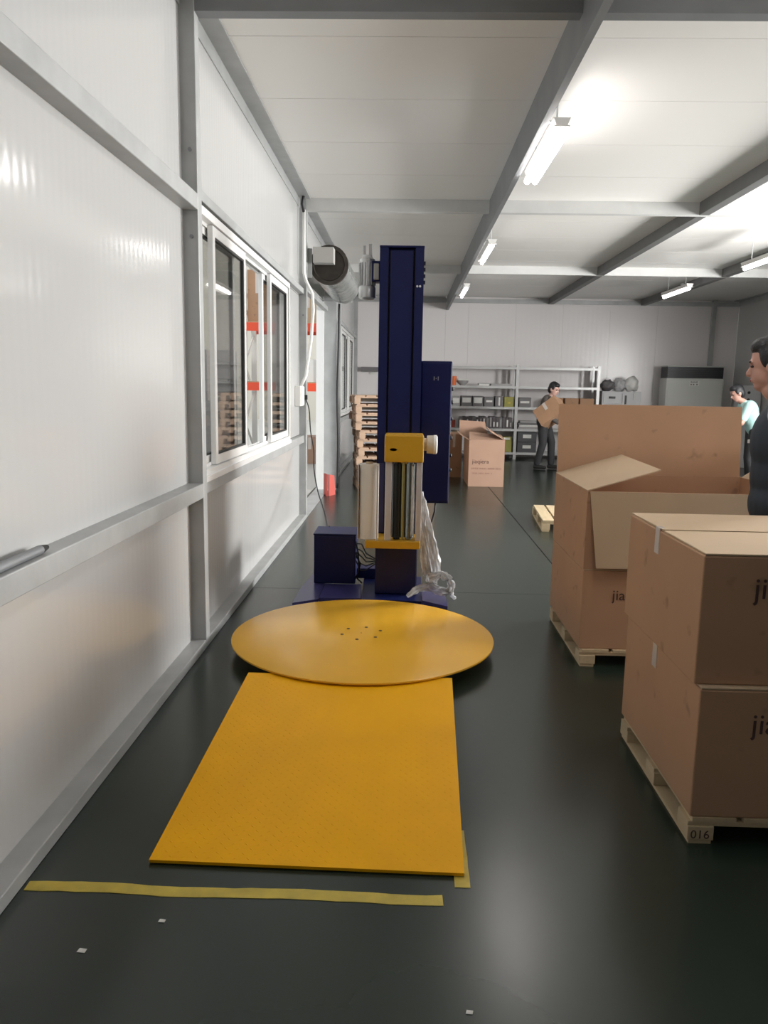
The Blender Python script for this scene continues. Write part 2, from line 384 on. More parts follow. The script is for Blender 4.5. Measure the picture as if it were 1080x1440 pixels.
# right wall with its daylight window (beyond the frame) and back wall
RW = ((6.9, 9.1), (2.2, 4.4)); RZ0, RZ1 = 1.1, 2.9
wall_right = struct(one('wall_right', M['hall_wall'], (XR+0.11, XR+0.15, YB, 2.1, 0, ZC), (XR+0.11, XR+0.15, 4.5, 6.8, 0, ZC), (XR+0.11, XR+0.15, 9.2, YF, 0, ZC)))
for y0, y1, z0, z1 in ((YB, -2.0, 0, ZC), (-2.0, 2.2, 0, ZC), (4.4, 6.9, 0, ZC), (9.1, 13.0, 0, ZC), (13.0, YF, 0, ZC), (6.9, 9.1, 0, RZ0), (6.9, 9.1, RZ1, ZC), (2.2, 4.4, 0, RZ0), (2.2, 4.4, RZ1, ZC)):
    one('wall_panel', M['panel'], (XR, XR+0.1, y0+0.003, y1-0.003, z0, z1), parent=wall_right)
one('wall_column', M['steel'], (XR-0.08, XR, 15.2, 15.28, 0, ZC), parent=wall_right)
wall_back = struct(one('wall_back', M['hall_wall'], (-1.31, XR+0.1, YB-0.1, YB, 0, ZC)))
for k in range(8):
    one('wall_panel', M['back_grey'], (-1.16+k*1.02, -1.16+k*1.02+1.014, YB, YB+0.03, 0, ZC), parent=wall_back)

# ceiling: sandwich panels, cross beams and purlins
ceiling = struct(one('ceiling', M['hall_wall'], (-1.31, XR+0.1, YB-0.1, YF+0.2, ZC+0.06, ZC+0.12)))
y = 4.70 - 0.95*12
while y < YF:
    y1 = min(y+0.95, YF+0.1)
    if y1 < YB: y = y1; continue
    for xa, xb in ((-1.26, XR),):
        one('ceiling_panel', M['panel_ceiling'], (xa, xb, max(y, YB)+0.003, y1-0.003, ZC, ZC+0.055), parent=ceiling)
    y = y1
def cbeam(x0, x1, y0, y1, z0, z1, n='ceiling_beam', m='steel_beam'):
    return one(n, M[m], (x0, x1, y0, y1, z0, z1), parent=ceiling, bev=0.004)
for y in COLS:
    bm = new_bm(); prism(bm, [(y-0.035, ZC), (y-0.035, 3.265), (y+0.045, 3.265), (y+0.045, 3.28), (y-0.02, 3.28), (y-0.02, ZC)], 'x', -1.16, XR)
    obj('ceiling_beam', bm, M['beam_white' if y > 5 else 'steel_beam'], ceiling)  # nearer beams get the darker grey: their shade is put into the colour
yy = [YB]+COLS+[YF]
for a, b in zip(yy, yy[1:]):
    x0, x1, zb = 0.815, 0.858, 3.12
    bm = new_bm(); prism(bm, [(x0, ZC), (x0, zb), (x1, zb), (x1, zb+0.02), (x1-0.005, zb+0.02), (x1-0.005, zb+0.008), (x0+0.006, zb+0.008), (x0+0.006, ZC)], 'y', a+0.0465, b-0.0365)
    obj('purlin', bm, M['steel_beam'], ceiling)
    one('purlin_joint', M['steel_beam'], (x0, x1, b-0.0365, b+0.0465, zb, 3.262), parent=ceiling)
    for x0 in (2.97, 4.92): one('purlin', M['purlin_shaded'], (x0, x0+0.105, a+0.0465, b-0.0365, 3.262, ZC), parent=ceiling, bev=0.004)
# angle trims at the top of the left and right walls
def angle_trim(name, x, s):
    bm = new_bm(); prism(bm, [(x, ZC), (x, ZC-0.10), (x+s*0.008, ZC-0.10), (x+s*0.008, ZC-0.012), (x+s*0.12, ZC-0.012), (x+s*0.12, ZC)], 'y', YB, YF)
    return struct(obj(name, bm, M['steel']))
angle_trim('trim_1', XW, 1); angle_trim('trim_2', XR, -1)
for xx in (-1.0, -0.94):
    bm = new_bm(); lathe(bm, (xx, 4.125, 3.33), (0, -1, 0), [(0, 0.012), (0.006, 0.012), (0.012, 0.008)], 8); obj('bolt', bm, M['black'], ceiling)

# ------------------------------------------------------------------ windows
def rect_frame(bm, x0, x1, y0, y1, z0, z1, t):
    L = [[bm.verts.new((x, y, z)) for y, z in c] for x in (x0, x1) for c in (((y0, z0), (y1, z0), (y1, z1), (y0, z1)), ((y0+t, z0+t), (y1-t, z0+t), (y1-t, z1-t), (y0+t, z1-t)))]
    for p, q in ((0, 1), (2, 3), (0, 2), (1, 3)):
        for k in range(4): bm.faces.new((L[p][k], L[p][(k+1) % 4], L[q][(k+1) % 4], L[q][k]))
def window(name, y0, y1, z0, z1, sashes, xf):
    root = bpy.data.objects.new(name, None); C.objects.link(root); root.location = (xf, (y0+y1)/2, z0); struct(root)
    bm = new_bm(); rect_frame(bm, xf-0.13, xf, y0, y1, z0, z1, 0.045)
    obj('window_frame', bm, M['alu'], root)
    one('window_track', M['alu'], (xf-0.05, xf-0.042, y0+0.045, y1-0.045, z0+0.045, z0+0.065), (xf-0.09, xf-0.082, y0+0.045, y1-0.045, z0+0.045, z0+0.065),
        (xf-0.05, xf-0.042, y0+0.045, y1-0.045, z1-0.065, z1-0.045), (xf-0.09, xf-0.082, y0+0.045, y1-0.045, z1-0.065, z1-0.045), parent=root)
    for a, b, dx, gl in sashes:
        bm = new_bm(); rect_frame(bm, xf-dx-0.03, xf-dx, a, b, z0+0.05, z1-0.05, 0.055)
        s = obj('sash', bm, M['alu'], root)
        bm = new_bm(); rect_frame(bm, xf-dx-0.026, xf-dx-0.004, a+0.055, b-0.055, z0+0.105, z1-0.105, 0.012)
        obj('gasket', bm, M['alu_dark'], s)
        one('pane', M[gl], (xf-dx-0.018, xf-dx-0.013, a+0.062, b-0.062, z0+0.112, z1-0.112), parent=s)
    return root
window('window_1', WY0, WY1, WZ0, WZ1, ((4.60, 5.52, 0.012, 'glass'), (4.44, 5.36, 0.055, 'glass'), (6.36, 7.28, 0.055, 'glass'), (6.50, 7.43, 0.012, 'glass')), -1.118)
one('sill', M['alu'], (-1.20, -1.105, WY0, WY1, WZ0-0.02, WZ0+0.012), parent=bpy.data.objects['window_1'])
window('window_2', W2[0], W2[1], W2[2], W2[3], ((13.62, 14.6, 0.012, 'glass_clear'), (14.55, 15.55, 0.055, 'glass_clear'), (15.5, 16.48, 0.012, 'glass_clear')), -1.13)
# right-hand daylight window and a second one added as fill, out of frame
for n_, (ya, yb) in zip(('window_3', 'fill_window'), RW):
    w3 = bpy.data.objects.new(n_, None); C.objects.link(w3); w3.location = (XR, (ya+yb)/2, RZ0); struct(w3)
    bm = new_bm(); rect_frame(bm, XR-0.01, XR+0.10, ya, yb, RZ0, RZ1, 0.04)
    obj('window_frame', bm, M['alu'], w3); one('mullion', M['alu'], (XR+0.01, XR+0.05, (ya+yb)/2-0.02, (ya+yb)/2+0.02, RZ0, RZ1), parent=w3)
    one('pane', M['glass_clear'], (XR+0.03, XR+0.035, ya+0.04, yb-0.04, RZ0+0.04, RZ1-0.04), parent=w3)

# ------------------------------------------------------------------ the bright hall beyond the left wall
hall = struct(one('floor_hall', M['hall_floor'], (-16, -1.31, -3, 34, -0.12, -0.002)))
hw = struct(one('wall_hall', M['hall_wall'], (-16, -1.31, 34, 34.2, 0, 9), (-16.2, -16, -3, 34.2, 0, 9)))
def pallet_rack(x0, x1, y0, label):
    t = thing('pallet_rack', label, 'rack', ((x0+x1)/2, y0+0.5, 0))
    n = int(round((x1-x0)/1.35))
    for k in range(n+1):
        x = x0 + (x1-x0)*k/n
        for yy in (y0, y0+0.95):
            one('upright', M['rack_white'], (x-0.05, x+0.05, yy, yy+0.07, 0, 4.3), parent=t)
        bm = new_bm()
        for q in range(7):
            za = 0.2+q*0.55; a, b = (y0+0.05, y0+0.95) if q % 2 else (y0+0.95, y0+0.05)
            tube(bm, [(x, a, za), (x, b, za+0.55)], 0.024, 4)
        obj('brace', bm, M['rack_white'], t)
    for z in (1.36, 2.45):
        for yy in (y0-0.02, y0+0.97):
            one('beam', M['rack_orange'], (x0, x1, yy, yy+0.05, z, z+0.15), parent=t)
        one('deck', M['wood'], (x0+0.05, x1-0.05, y0+0.04, y0+0.94, z+0.151, z+0.17), parent=t)
    return t
pallet_rack(-3.04, -1.60, 14.6, 'orange and white pallet rack in the next hall behind the window gap')
def carton_plain(name, x0, x1, y0, y1, z0, z1, m, label, group=None):
    t = thing(name, label, 'box', ((x0+x1)/2, (y0+y1)/2, z0), group=group)
    one('body', M[m], (x0, x1, y0, y1, z0, z1), parent=t, bev=0.004)
    one('tape', M['clear_tape'], (x0+0.0, x1, (y0+y1)/2-0.03, (y0+y1)/2+0.03, z1, z1+0.002), ((x0+x1)/2-0.03, (x0+x1)/2+0.03, y0-0.002, y0, z0+(z1-z0)*0.55, z1), parent=t)
    return t
hb = [(-2.98, -2.62, 2.622, 3.55, 'card', 'tall brown carton on the upper rack deck behind the window gap'),
      (-2.60, -2.2, 2.622, 3.3, 'card_light', 'smaller pale carton on the upper rack deck beside the tall brown one'),
      (-4.1, -3.35, 0.0, 2.1, 'bin_grey', 'tall grey wrapped load on the hall floor behind the left window pane'),
      (-5.0, -4.2, 0.0, 2.9, 'machine_grey', 'tallest grey wrapped load on the hall floor left of the rack'),
      (-2.05, -1.66, 2.622, 3.1, 'card_light', 'carton on the upper rack deck seen through the doorway'),
      (-2.05, -1.66, 1.532, 1.95, 'paper', 'white carton on the lower rack deck seen through the doorway'),
      (-1.98, -1.66, 0.0, 0.5, 'card_pink', 'pink brown carton on the hall floor behind the doorway')]
for a, b, z0, z1, m, lab in hb: carton_plain('rack_carton', a, b, 14.68, 15.4, z0, z1, m, lab)

# ================================================================== CEILING LIGHTS
def tube_light(x, y0, y1, z, label, single=False):
    t = thing('tube_light', label, 'ceiling light', (x, (y0+y1)/2, z), group='tube lights under the purlins')
    bm = new_bm(); prism(bm, [(x-0.055, z+0.075), (x+0.055, z+0.075), (x+0.035, z+0.03), (x-0.035, z+0.03)], 'y', y0, y1)
    obj('housing', bm, M['white'], t)
    for s in ((0,) if single else (-1, 1)):
        bm = new_bm(); lathe(bm, (x+s*0.031, y0+0.003, z), (0, 1, 0), [(0, 0.018), (0.006, 0.024), (y1-y0-0.012, 0.024), (y1-y0-0.006, 0.018)], 12)
        obj('tube', bm, M['tube_far' if single else 'tube'], t, smooth=40)
    for yy in (y0, y1-0.025): one('lamp_holder', M['white'], (x-0.05, x+0.05, yy, yy+0.02, z+0.018, z+0.029), parent=t)
    for yy in (y0+0.2, y1-0.2):
        bm = new_bm(); tube(bm, [(x, yy, z+0.075), (x, yy, ZC)], 0.006, 5); obj('hanger', bm, M['steel'], t)
    one('clamp', M['steel'], (x-0.11, x+0.03, y0+0.09, y0+0.12, z+0.076, z+0.082), parent=t)
    return t
for y0, y1, lab in ((2.1, 3.35, 'tube light under the central purlin above the loading ramp'),
                    (5.25, 6.50, 'largest lit tube light, nearest, under the central purlin'),
                    (9.3, 10.55, 'second lit tube light along the central purlin'),
                    (13.1, 14.35, 'third and smallest lit tube light on the central purlin')):
    tube_light(0.945, y0, y1, 3.08, lab, y0 > 6)
for y0, y1, lab in ((12.75, 14.0, 'lit tube light hanging before the far wall above the white cabinet'),
                    (9.5, 10.75, 'lit tube light cut by the right edge of the photo'),
                    (6.2, 7.45, 'tube light on the right purlin beyond the frame'),
                    (2.8, 4.05, 'tube light on the right purlin beside the carton stacks')):
    tube_light(4.42, y0, y1, 3.08, lab, y0 > 8)

# ================================================================== STRETCH WRAPPING MACHINE
TC = (-0.216, 4.19)
mc = thing('pallet_wrapping_machine', 'navy mast stretch wrapping machine with a round yellow turntable', 'machine', (TC[0], TC[1], 0))
bm = new_bm(); lathe(bm, (TC[0], TC[1], 0.004), (0, 0, 1), [(0, 0.58), (0.055, 0.585)], 48)
obj('turntable_base', bm, M['black'], mc, smooth=40)
bm = new_bm(); lathe(bm, (TC[0], TC[1], 0.066), (0, 0, 1), [(0, 0.722), (0.003, 0.728), (0.011, 0.728), (0.014, 0.722)], 96)
tt = obj('turntable', bm, M['yellow_disc'], mc, smooth=40)
for hx, hy in ((-0.334, 4.18), (-0.306, 4.286), (-0.205, 4.321), (-0.121, 4.262), (-0.145, 4.145), (-0.245, 4.099)):
    bm = new_bm(); lathe(bm, (hx, hy, 0.0795), (0, 0, 1), [(0, 0.010), (0.0012, 0.010)], 12); obj('bolt_hole', bm, M['black_hole'], tt)
bm = new_bm(); lathe(bm, (-0.228, 4.214, 0.0795), (0, 0, 1), [(0, 0.004), (0.0012, 0.004)], 8); obj('centre_mark', bm, M['black_hole'], tt)
# base plates reaching from the turntable to the mast
one('base_frame', M['navy'], (-0.56, 0.14, 4.5, 5.0, 0.004, 0.055), parent=mc)
for q, z1, m in (([(-0.705, 4.80), (-0.55, 4.905), (-0.55, 5.62), (-0.665, 5.62), (-0.70, 5.2)], 0.078, 'navy_base'), ([(-0.545, 4.925), (-0.275, 4.935), (-0.29, 5.30), (-0.545, 5.30)], 0.082, 'navy_base'),
                 ([(-0.27, 4.935), (0.125, 4.925), (0.135, 5.60), (-0.285, 5.60)], 0.074, 'navy'), ([(0.13, 4.925), (0.29, 4.80), (0.29, 5.18), (0.14, 5.36)], 0.080, 'navy_base')):
    bm = new_bm(); prism(bm, q, 'z', 0.005, z1); obj('base_plate', bm, M[m], mc)
one('base_rail', M['navy'], (-0.36, 0.10, 5.50, 5.62, 0.075, 0.15), parent=mc, bev=0.004)
# motor housing
one('drive_housing', M['navy'], (-0.628, -0.335, 5.31, 5.60, 0.08, 0.425), parent=mc, bev=0.006)
one('housing_lid', M['navy'], (-0.632, -0.331, 5.306, 5.604, 0.425, 0.437), parent=mc, bev=0.004)
# mast
mx0, mx1, my0, my1 = -0.188, 0.092, 5.09, 5.40
bm = new_bm(); prism(bm, [(mx0, my0), (mx0+0.055, my0), (mx0+0.055, my0+0.05), (mx1-0.055, my0+0.05), (mx1-0.055, my0), (mx1, my0), (mx1, my1), (mx0, my1)], 'z', 0.076, 2.325)
mast = obj('mast', bm, M['navy'], mc)
one('mast_cover', M['navy'], (mx0+0.068, mx1-0.068, my0+0.006, my0+0.049, 0.45, 2.31), parent=mast, bev=0.003)
one('mast_slot', M['groove'], (mx0+0.055, mx0+0.068, my0+0.030, my0+0.049, 0.4, 2.31), (mx1-0.068, mx1-0.055, my0+0.030, my0+0.049, 0.4, 2.31), parent=mast)
one('mast_cap', M['navy'], (mx0-0.002, mx1+0.002, my0-0.002, my1+0.002, 2.326, 2.338), parent=mast, bev=0.003)
one('lower_cover', M['navy'], (mx0+0.004, mx1-0.004, my0-0.010, my0-0.001, 0.08, 0.45), parent=mast, bev=0.003)
for xx in (0.052, 0.07):
    bm = new_bm(); lathe(bm, (xx, my0, 2.09), (0, -1, 0), [(-0.001, 0.007), (0.005, 0.007)], 10); obj('screw', bm, M['alu'], mast)
for z in (2.12, 2.16, 2.2, 2.24): one('cable_clip', M['black'], (mx1, mx1+0.012, 5.2, 5.24, z, z+0.02), parent=mast)
one('film_strip', M['navy_base'], (mx0+0.006, mx0+0.05, my0-0.004, my0-0.001, 0.50, 0.96), parent=mast)
# gear motor on the left of the mast head
gx, gy = -0.275, 5.25
bm = new_bm(); lathe(bm, (gx, gy, 2.02), (0, 0, 1), [(0, 0.040), (0.012, 0.055), (0.075, 0.056), (0.085, 0.05)], 20)
gm = obj('lift_motor', bm, M['motor'], mc, smooth=40)
bm = new_bm(); lathe(bm, (gx, gy, 2.105), (0, 0, 1), [(0, 0.046), (0.15, 0.046)], 18)
for k in range(14):
    a = 2*math.pi*k/14; c, s = math.cos(a), math.sin(a)
    slab(bm, [(gx+c*0.044, gy+s*0.044, 2.108), (gx+c*0.056, gy+s*0.056, 2.108), (gx+c*0.056, gy+s*0.056, 2.25), (gx+c*0.044, gy+s*0.044, 2.25)], 0.003)
obj('cooling_fins', bm, M['motor'], gm)['kind'] = 'stuff'
bm = new_bm(); lathe(bm, (gx, gy, 2.255), (0, 0, 1), [(0, 0.05), (0.02, 0.05), (0.03, 0.035), (0.045, 0.03)], 18); one('cable_gland', M['motor'], (gx-0.025, gx-0.01, gy-0.02, gy+0.02, 2.29, 2.36), (gx+0.01, gx+0.03, gy-0.02, gy+0.02, 2.29, 2.37), parent=gm)
obj('motor_flange', bm, M['motor'], gm, smooth=40)
one('motor_bracket', M['navy'], (gx+0.03, mx0, gy-0.05, gy+0.05, 2.13, 2.26), parent=mc, bev=0.004)
one('terminal_box', M['grey_box'], (gx+0.045, gx+0.08, gy-0.075, gy-0.03, 2.14, 2.24), parent=gm, bev=0.004)
# control cabinet behind right
cb = one('control_cabinet', M['navy'], (0.094, 0.300, 5.26, 5.52, 0.675, 1.632), parent=mc, bev=0.006)
one('cabinet_door', M['navy'], (0.100, 0.294, 5.250, 5.259, 0.69, 1.62), parent=cb, bev=0.003)
one('door_lock', M['bin_grey'], (0.178, 0.183, 5.244, 5.25, 1.505, 1.53), (0.205, 0.210, 5.244, 5.25, 1.505, 1.53), (0.192, 0.196, 5.244, 5.25, 1.514, 1.521), parent=cb)
for z in (0.9, 1.0, 1.12, 1.25, 1.36, 1.45):
    bm = new_bm(); lathe(bm, (0.30, 5.33, z), (1, 0, 0), [(0, 0.014), (0.014, 0.014), (0.018, 0.009)], 10); obj('push_button', bm, M['black'], cb)
bm = new_bm(); tube(bm, [(0.215, 5.32, 0.69), (0.212, 5.30, 0.62), (0.19, 5.30, 0.54), (0.14, 5.30, 0.44), (0.10, 5.32, 0.40)], 0.006, 6)
obj('cabinet_cable', bm, M['cable'], mc, smooth=180)
# film carriage
cg = one('carriage_head', M['yellow_head'], (-0.130, 0.113, 4.80, 5.06, 0.994, 1.163), parent=mc, bev=0.008)
bm = new_bm(); lathe(bm, (-0.075, 4.801, 1.073), (0, -1, 0), [(0, 0.012), (0.001, 0.012)], 12)
for v in bm.verts: v.co.x = -0.075 + (v.co.x+0.075)*1.9; v.co.z = 1.073 + (v.co.z-1.073)*0.8
obj('name_badge', bm, mat('dark_red_badge', (0.10, 0.012, 0.008), 0.5), cg)
bm = new_bm(); lathe(bm, (0.113, 4.90, 1.102), (1, 0, 0), [(0, 0.040), (0.02, 0.040), (0.021, 0.056), (0.062, 0.058)], 24)
cmo = obj('carriage_motor', bm, mat('beige_motor', (0.62, 0.55, 0.45), 0.45, 0.1), mc, smooth=40)
bm = new_bm(); lathe(bm, (0.175, 4.90, 1.102), (1, 0, 0), [(0, 0.060), (0.018, 0.060), (0.024, 0.052)], 24); obj('motor_cap', bm, M['white'], cmo, smooth=40)
one('carriage_tray', M['yellow_head'], (-0.245, 0.104, 4.80, 5.07, 0.446, 0.494), parent=mc, bev=0.005)
one('carriage_arm', M['yellow_head'], (-0.05, 0.05, 5.02, 5.088, 0.47, 1.05), parent=mc, bev=0.004, label='yellow upright behind the film rollers')
for xa, xb in ((-0.123, -0.082), (0.072, 0.108)):
    one('carriage_post', M['alu_post'], (xa, xb, 4.825, 4.86, 0.494, 0.996), parent=mc, bev=0.004)
def rollr(name, x, y, r, m, z0=0.497, z1=0.993):
    bm = new_bm(); lathe(bm, (x, y, z0), (0, 0, 1), [(0, r*0.7), (0.012, r*0.7), (0.013, r), (z1-z0-0.013, r), (z1-z0-0.012, r*0.7), (z1-z0, r*0.7)], 24)
    return obj(name, bm, M[m], mc, smooth=40)
rollr('rubber_roller', -0.048, 4.875, 0.032, 'roller_dark')
rollr('guide_rod', -0.010, 4.855, 0.011, 'brass')
rollr('chrome_roller', 0.032, 4.875, 0.033, 'chrome')
# thin film caught on the chrome roller
bm = new_bm(); rows = []
for i in range(24):
    z = 0.52+i*0.0195; row = []
    for k in range(5):
        row.append(bm.verts.new((0.042+0.022*k/4*(1-0.35*abs(i-10)/14)+0.003*mnoise.noise(Vector((k, i*0.8, 2))), 4.838+0.006*mnoise.noise(Vector((k*1.3, i*0.7, 0))), z)))
    rows.append(row)
for a, b in zip(rows, rows[1:]):
    for k in range(4): bm.faces.new((a[k], a[k+1], b[k+1], b[k]))
bmesh.ops.solidify(bm, geom=bm.faces[:], thickness=0.001)
obj('film_web', bm, M['film'], mc, smooth=180)
# roll of white film left of the carriage
fr = thing('film_roll', 'white upright roll of stretch film left of the yellow carriage rollers', 'film roll', (-0.228, 4.90, 0.494))
bm = new_bm(); lathe(bm, (-0.228, 4.90, 0.496), (0, 0, 1), [(0, 0.028), (0, 0.064), (0.478, 0.064), (0.478, 0.028)], 32); obj('wound_film', bm, M['white_roll'], fr, smooth=40)
bm = new_bm(); lathe(bm, (-0.228, 4.90, 0.4945), (0, 0, 1), [(0, 0.022), (0.49, 0.022)], 20); obj('core', bm, M['card_light'], fr, smooth=40)
one('edge_guard', M['alu_post'], (-0.296, -0.290, 4.85, 4.95, 0.4945, 0.968), (-0.176, -0.166, 4.825, 4.845, 0.4945, 0.968), parent=mc)
# black wiring between the drive housing and the mast
def wire(pts, r):
    bm = new_bm(); tube(bm, pts, r, 5); obj('wire', bm, M['cable'], mc, smooth=180)
for k in range(5):
    j = random.random
    wire([(-0.335, 5.36, 0.36-0.03*k), (-0.30+0.02*j(), 5.33, 0.36-0.05*k+0.03*j()), (-0.26, 5.32, 0.30-0.03*k), (-0.20, 5.3, 0.27-0.01*k), (-0.187, 5.3, 0.27-0.01*k)], 0.0045)
wire([(-0.335, 5.34, 0.38), (-0.315, 5.31, 0.30), (-0.31, 5.3, 0.2), (-0.32, 5.31, 0.12), (-0.29, 5.34, 0.082)], 0.006)
wire([(-0.333, 5.34, 0.30), (-0.300, 5.31, 0.22), (-0.32, 5.3, 0.15), (-0.335, 5.31, 0.12)], 0.006)
# slack film hanging from the carriage down to the base
def crumple(bm, pts, widths, seed, n=15, amp=0.5):
    rows = []
    m = len(pts)
    for i in range((m-1)*8+1):
        t = i/8; k = min(int(t), m-2); f = t-k
        p = Vector(pts[k]).lerp(Vector(pts[k+1]), f); wd = widths[k]*(1-f)+widths[k+1]*f
        d = (Vector(pts[k+1])-Vector(pts[k])).normalized(); s = d.cross(Vector((0, -1, 0.2))).normalized(); nn = s.cross(d)
        row = []
        for q in range(n):
            u = q/(n-1)-0.5
            fold = amp*wd*(0.5*math.sin(q*2.2+seed+i*0.12)+0.5*mnoise.noise(Vector((q*0.7, i*0.22, seed))))
            row.append(bm.verts.new(p + s*u*wd + nn*fold + s*0.012*mnoise.noise(Vector((i*0.3, q*0.4, seed+9)))))
        rows.append(row)
    for a, b in zip(rows, rows[1:]):
        for q in range(n-1): bm.faces.new((a[q], a[q+1], b[q+1], b[q]))
sf = thing('stretch_film', 'loose crumpled clear film hanging off the carriage onto the navy base', 'film', (0.18, 4.95, 0.085))
bm = new_bm(); crumple(bm, [(0.108, 4.90, 0.80), (0.125, 4.92, 0.70), (0.145, 4.94, 0.55), (0.18, 4.96, 0.40), (0.205, 4.98, 0.27), (0.19, 4.97, 0.19)], [0.012, 0.045, 0.085, 0.10, 0.10, 0.08], 1.0); obj('film_fold', bm, M['film'], sf, smooth=180)
bm = new_bm(); crumple(bm, [(0.10, 4.90, 0.60), (0.12, 4.92, 0.48), (0.145, 4.95, 0.33), (0.16, 4.97, 0.24)], [0.01, 0.03, 0.05, 0.06], 4.0); obj('film_fold', bm, M['film'], sf, smooth=180)
bm = new_bm(); crumple(bm, [(0.17, 4.93, 0.23), (0.25, 4.94, 0.26), (0.305, 4.96, 0.22), (0.325, 4.97, 0.17), (0.30, 4.97, 0.125), (0.24, 4.96, 0.14), (0.17, 4.94, 0.17), (0.10, 4.93, 0.16), (0.03, 4.92, 0.105)], [0.06, 0.05, 0.045, 0.045, 0.05, 0.06, 0.06, 0.05, 0.025], 2.0); obj('film_fold', bm, M['film'], sf, smooth=180)
bm = new_bm(); crumple(bm, [(0.29, 4.97, 0.15), (0.32, 4.98, 0.12), (0.35, 4.99, 0.075)], [0.04, 0.03, 0.012], 6.0, 9); obj('film_fold', bm, M['film'], sf, smooth=180)

# ------------------------------------------------------------------ loading ramp
rp = thing('loading_ramp', 'yellow diamond plate loading ramp in front of the round turntable', 'ramp', (-0.26, 2.9, 0))
rx = lambda y: (-0.757+0.012*(y-2.14)/1.4, 0.204+0.044*(y-2.14)/1.4)
rz = lambda y: 0.014+0.050*(y-2.14)/1.46
bm = new_bm(); a0, a1 = rx(2.14); b0, b1 = rx(3.60); V = bm.verts.new
q = [(a0, 2.150, rz(2.14)), (a1, 2.135, rz(2.14)), (b1, 3.60, rz(3.60)), (b0, 3.60, rz(3.60))]
slab(bm, q, -0.010)
obj('ramp_plate', bm, M['yellow'], rp)
one('ramp_rib', M['yellow'], (-0.72, -0.70, 2.6, 3.45, 0.002, 0.022), (0.18, 0.20, 2.6, 3.45, 0.002, 0.022), parent=rp)
bm = new_bm(); r = 0
y = 2.17
while y < 3.58:
    xa, xb = rx(y); x = xa+0.02+(0.02 if r % 2 else 0)
    while x < xb-0.015:
        s = 1 if (r + int(round((x-xa)/0.04))) % 2 else -1
        dx, dy = 0.012*0.7, 0.012*0.7*s; px, py = -0.0035*0.7*s, 0.0035*0.7
        z = rz(y)-0.0002
        vv = [bm.verts.new((x-dx, y-dy, z)), bm.verts.new((x+px, y+py, z)), bm.verts.new((x+dx, y+dy, z)), bm.verts.new((x-px, y-py, z)), bm.verts.new((x, y, z+0.0014))]
        for k in range(4): bm.faces.new((vv[k], vv[(k+1) % 4], vv[4]))
        x += 0.04
    y += 0.024; r += 1
o = obj('tread_lugs', bm, M['yellow'], rp); o['kind'] = 'stuff'

# floor tape
def tape(name, pts, wid, label):
    L, Q = [], []
    for i, (x, y) in enumerate(pts):
        a = Vector(pts[max(i-1, 0)]); b = Vector(pts[min(i+1, len(pts)-1)]); d = (b-a).normalized(); n = Vector((-d.y, d.x))*wid/2
        p = Vector((x, y)); L.append(p+n*(1+random.uniform(-.1, .1))); Q.append(p-n*(1+random.uniform(-.1, .1)))
    bm = new_bm(); prism(bm, [(q.x, q.y) for q in L+Q[::-1]], 'z', 0.0004, 0.0016)
    o = obj(name, bm, M['tape']); tag(recenter(o), label, 'floor tape')
tape('floor_tape', [(-1.075+1.21*k/24, 2.026+0.004*math.sin(k*0.5)) for k in range(25)], 0.045, 'long worn yellow tape line across the green floor before the ramp')
tape('floor_tape', [(0.197, 2.085+0.3*k/6) for k in range(7)], 0.045, 'short yellow tape piece sticking out under the ramp corner')

# ================================================================== CARTONS AND PALLETS
def make_pallet(label, x0, y0, wx, wy, h, m, rot=0.0, group=None, rot_c=None):
    """block pallet; deck boards run across x, bottom boards along y; built around its base centre"""
    t = thing('wooden_pallet', label, 'pallet', (x0+wx/2, y0+wy/2, 0), rot, group)
    hx, hy = wx/2, wy/2; bz = 0.14*h; top = 0.17*h
    bx = 0.085
    for cx in (-hx+bx/2, 0, hx-bx/2):
        one('bottom_board', M[m], (cx-bx/2+0.006, cx+bx/2-0.006, -hy+0.004, hy-0.004, 0.0, bz), parent=t, local=True)
        for cy in (-hy+0.05, 0, hy-0.05):
            one('block', M[m], (cx-bx/2, cx+bx/2, cy-0.05, cy+0.05, bz, h-2*top+0.0), parent=t, local=True, bev=0.003)
    for cy in (-hy+0.05, 0, hy-0.05):
        one('stringer', M[m], (-hx, hx, cy-0.045, cy+0.045, h-2*top, h-top), parent=t, local=True)
    n = 7; bw = wx/n
    for k in range(n):
        one('deck_board', M[m], (-hx+k*bw+0.012, -hx+(k+1)*bw-0.012, -hy, hy, h-top, h-0.0005), parent=t, local=True)
    return t
def lettering(parent, x, y, z, k, words=(('jiaqiera', 0.085, 'card_ink', 0), )):
    for s, size, m, dz in words:
        text_mesh('printed_lettering', s, size*k, M[m], parent, Matrix.Translation((x, y-0.0012, z+dz*k)) @ FRONT)
def closed_carton(label, x0, x1, y0, y1, z0, z1, m='card', tapey=None, text=None, rot=0.0):
    t = thing('cardboard_carton', label, 'box', ((x0+x1)/2, (y0+y1)/2, z0), 0)
    one('body', M[m], (x0, x1, y0, y1, z0, z1-0.007), parent=t, bev=0.005)
    ym = (y0+y1)/2
    one('top_flap', M['card_light'], (x0+0.004, x1-0.002, y0+0.001, ym-0.003, z1-0.0065, z1), parent=t, bev=0.002)
    bm = new_bm(); slab(bm, [(x0+0.004, ym+0.003, z1-0.004), (x1-0.002, ym+0.003, z1-0.004), (x1-0.002, y1-0.001, z1-0.006), (x0+0.004, y1-0.001, z1-0.006)], 0.006)
    obj('top_flap', bm, M['card_light'], t)
    if tapey:
        one('packing_tape', M['clear_tape'], (x0-0.0015, x0, tapey-0.024, tapey+0.024, z1-0.095, z1+0.001), (x0-0.0015, x0+0.02, tapey-0.024, tapey+0.024, z1+0.001, z1+0.0022), parent=t)
    if text: lettering(t, text[0], y0, text[1], text[2])
    return t
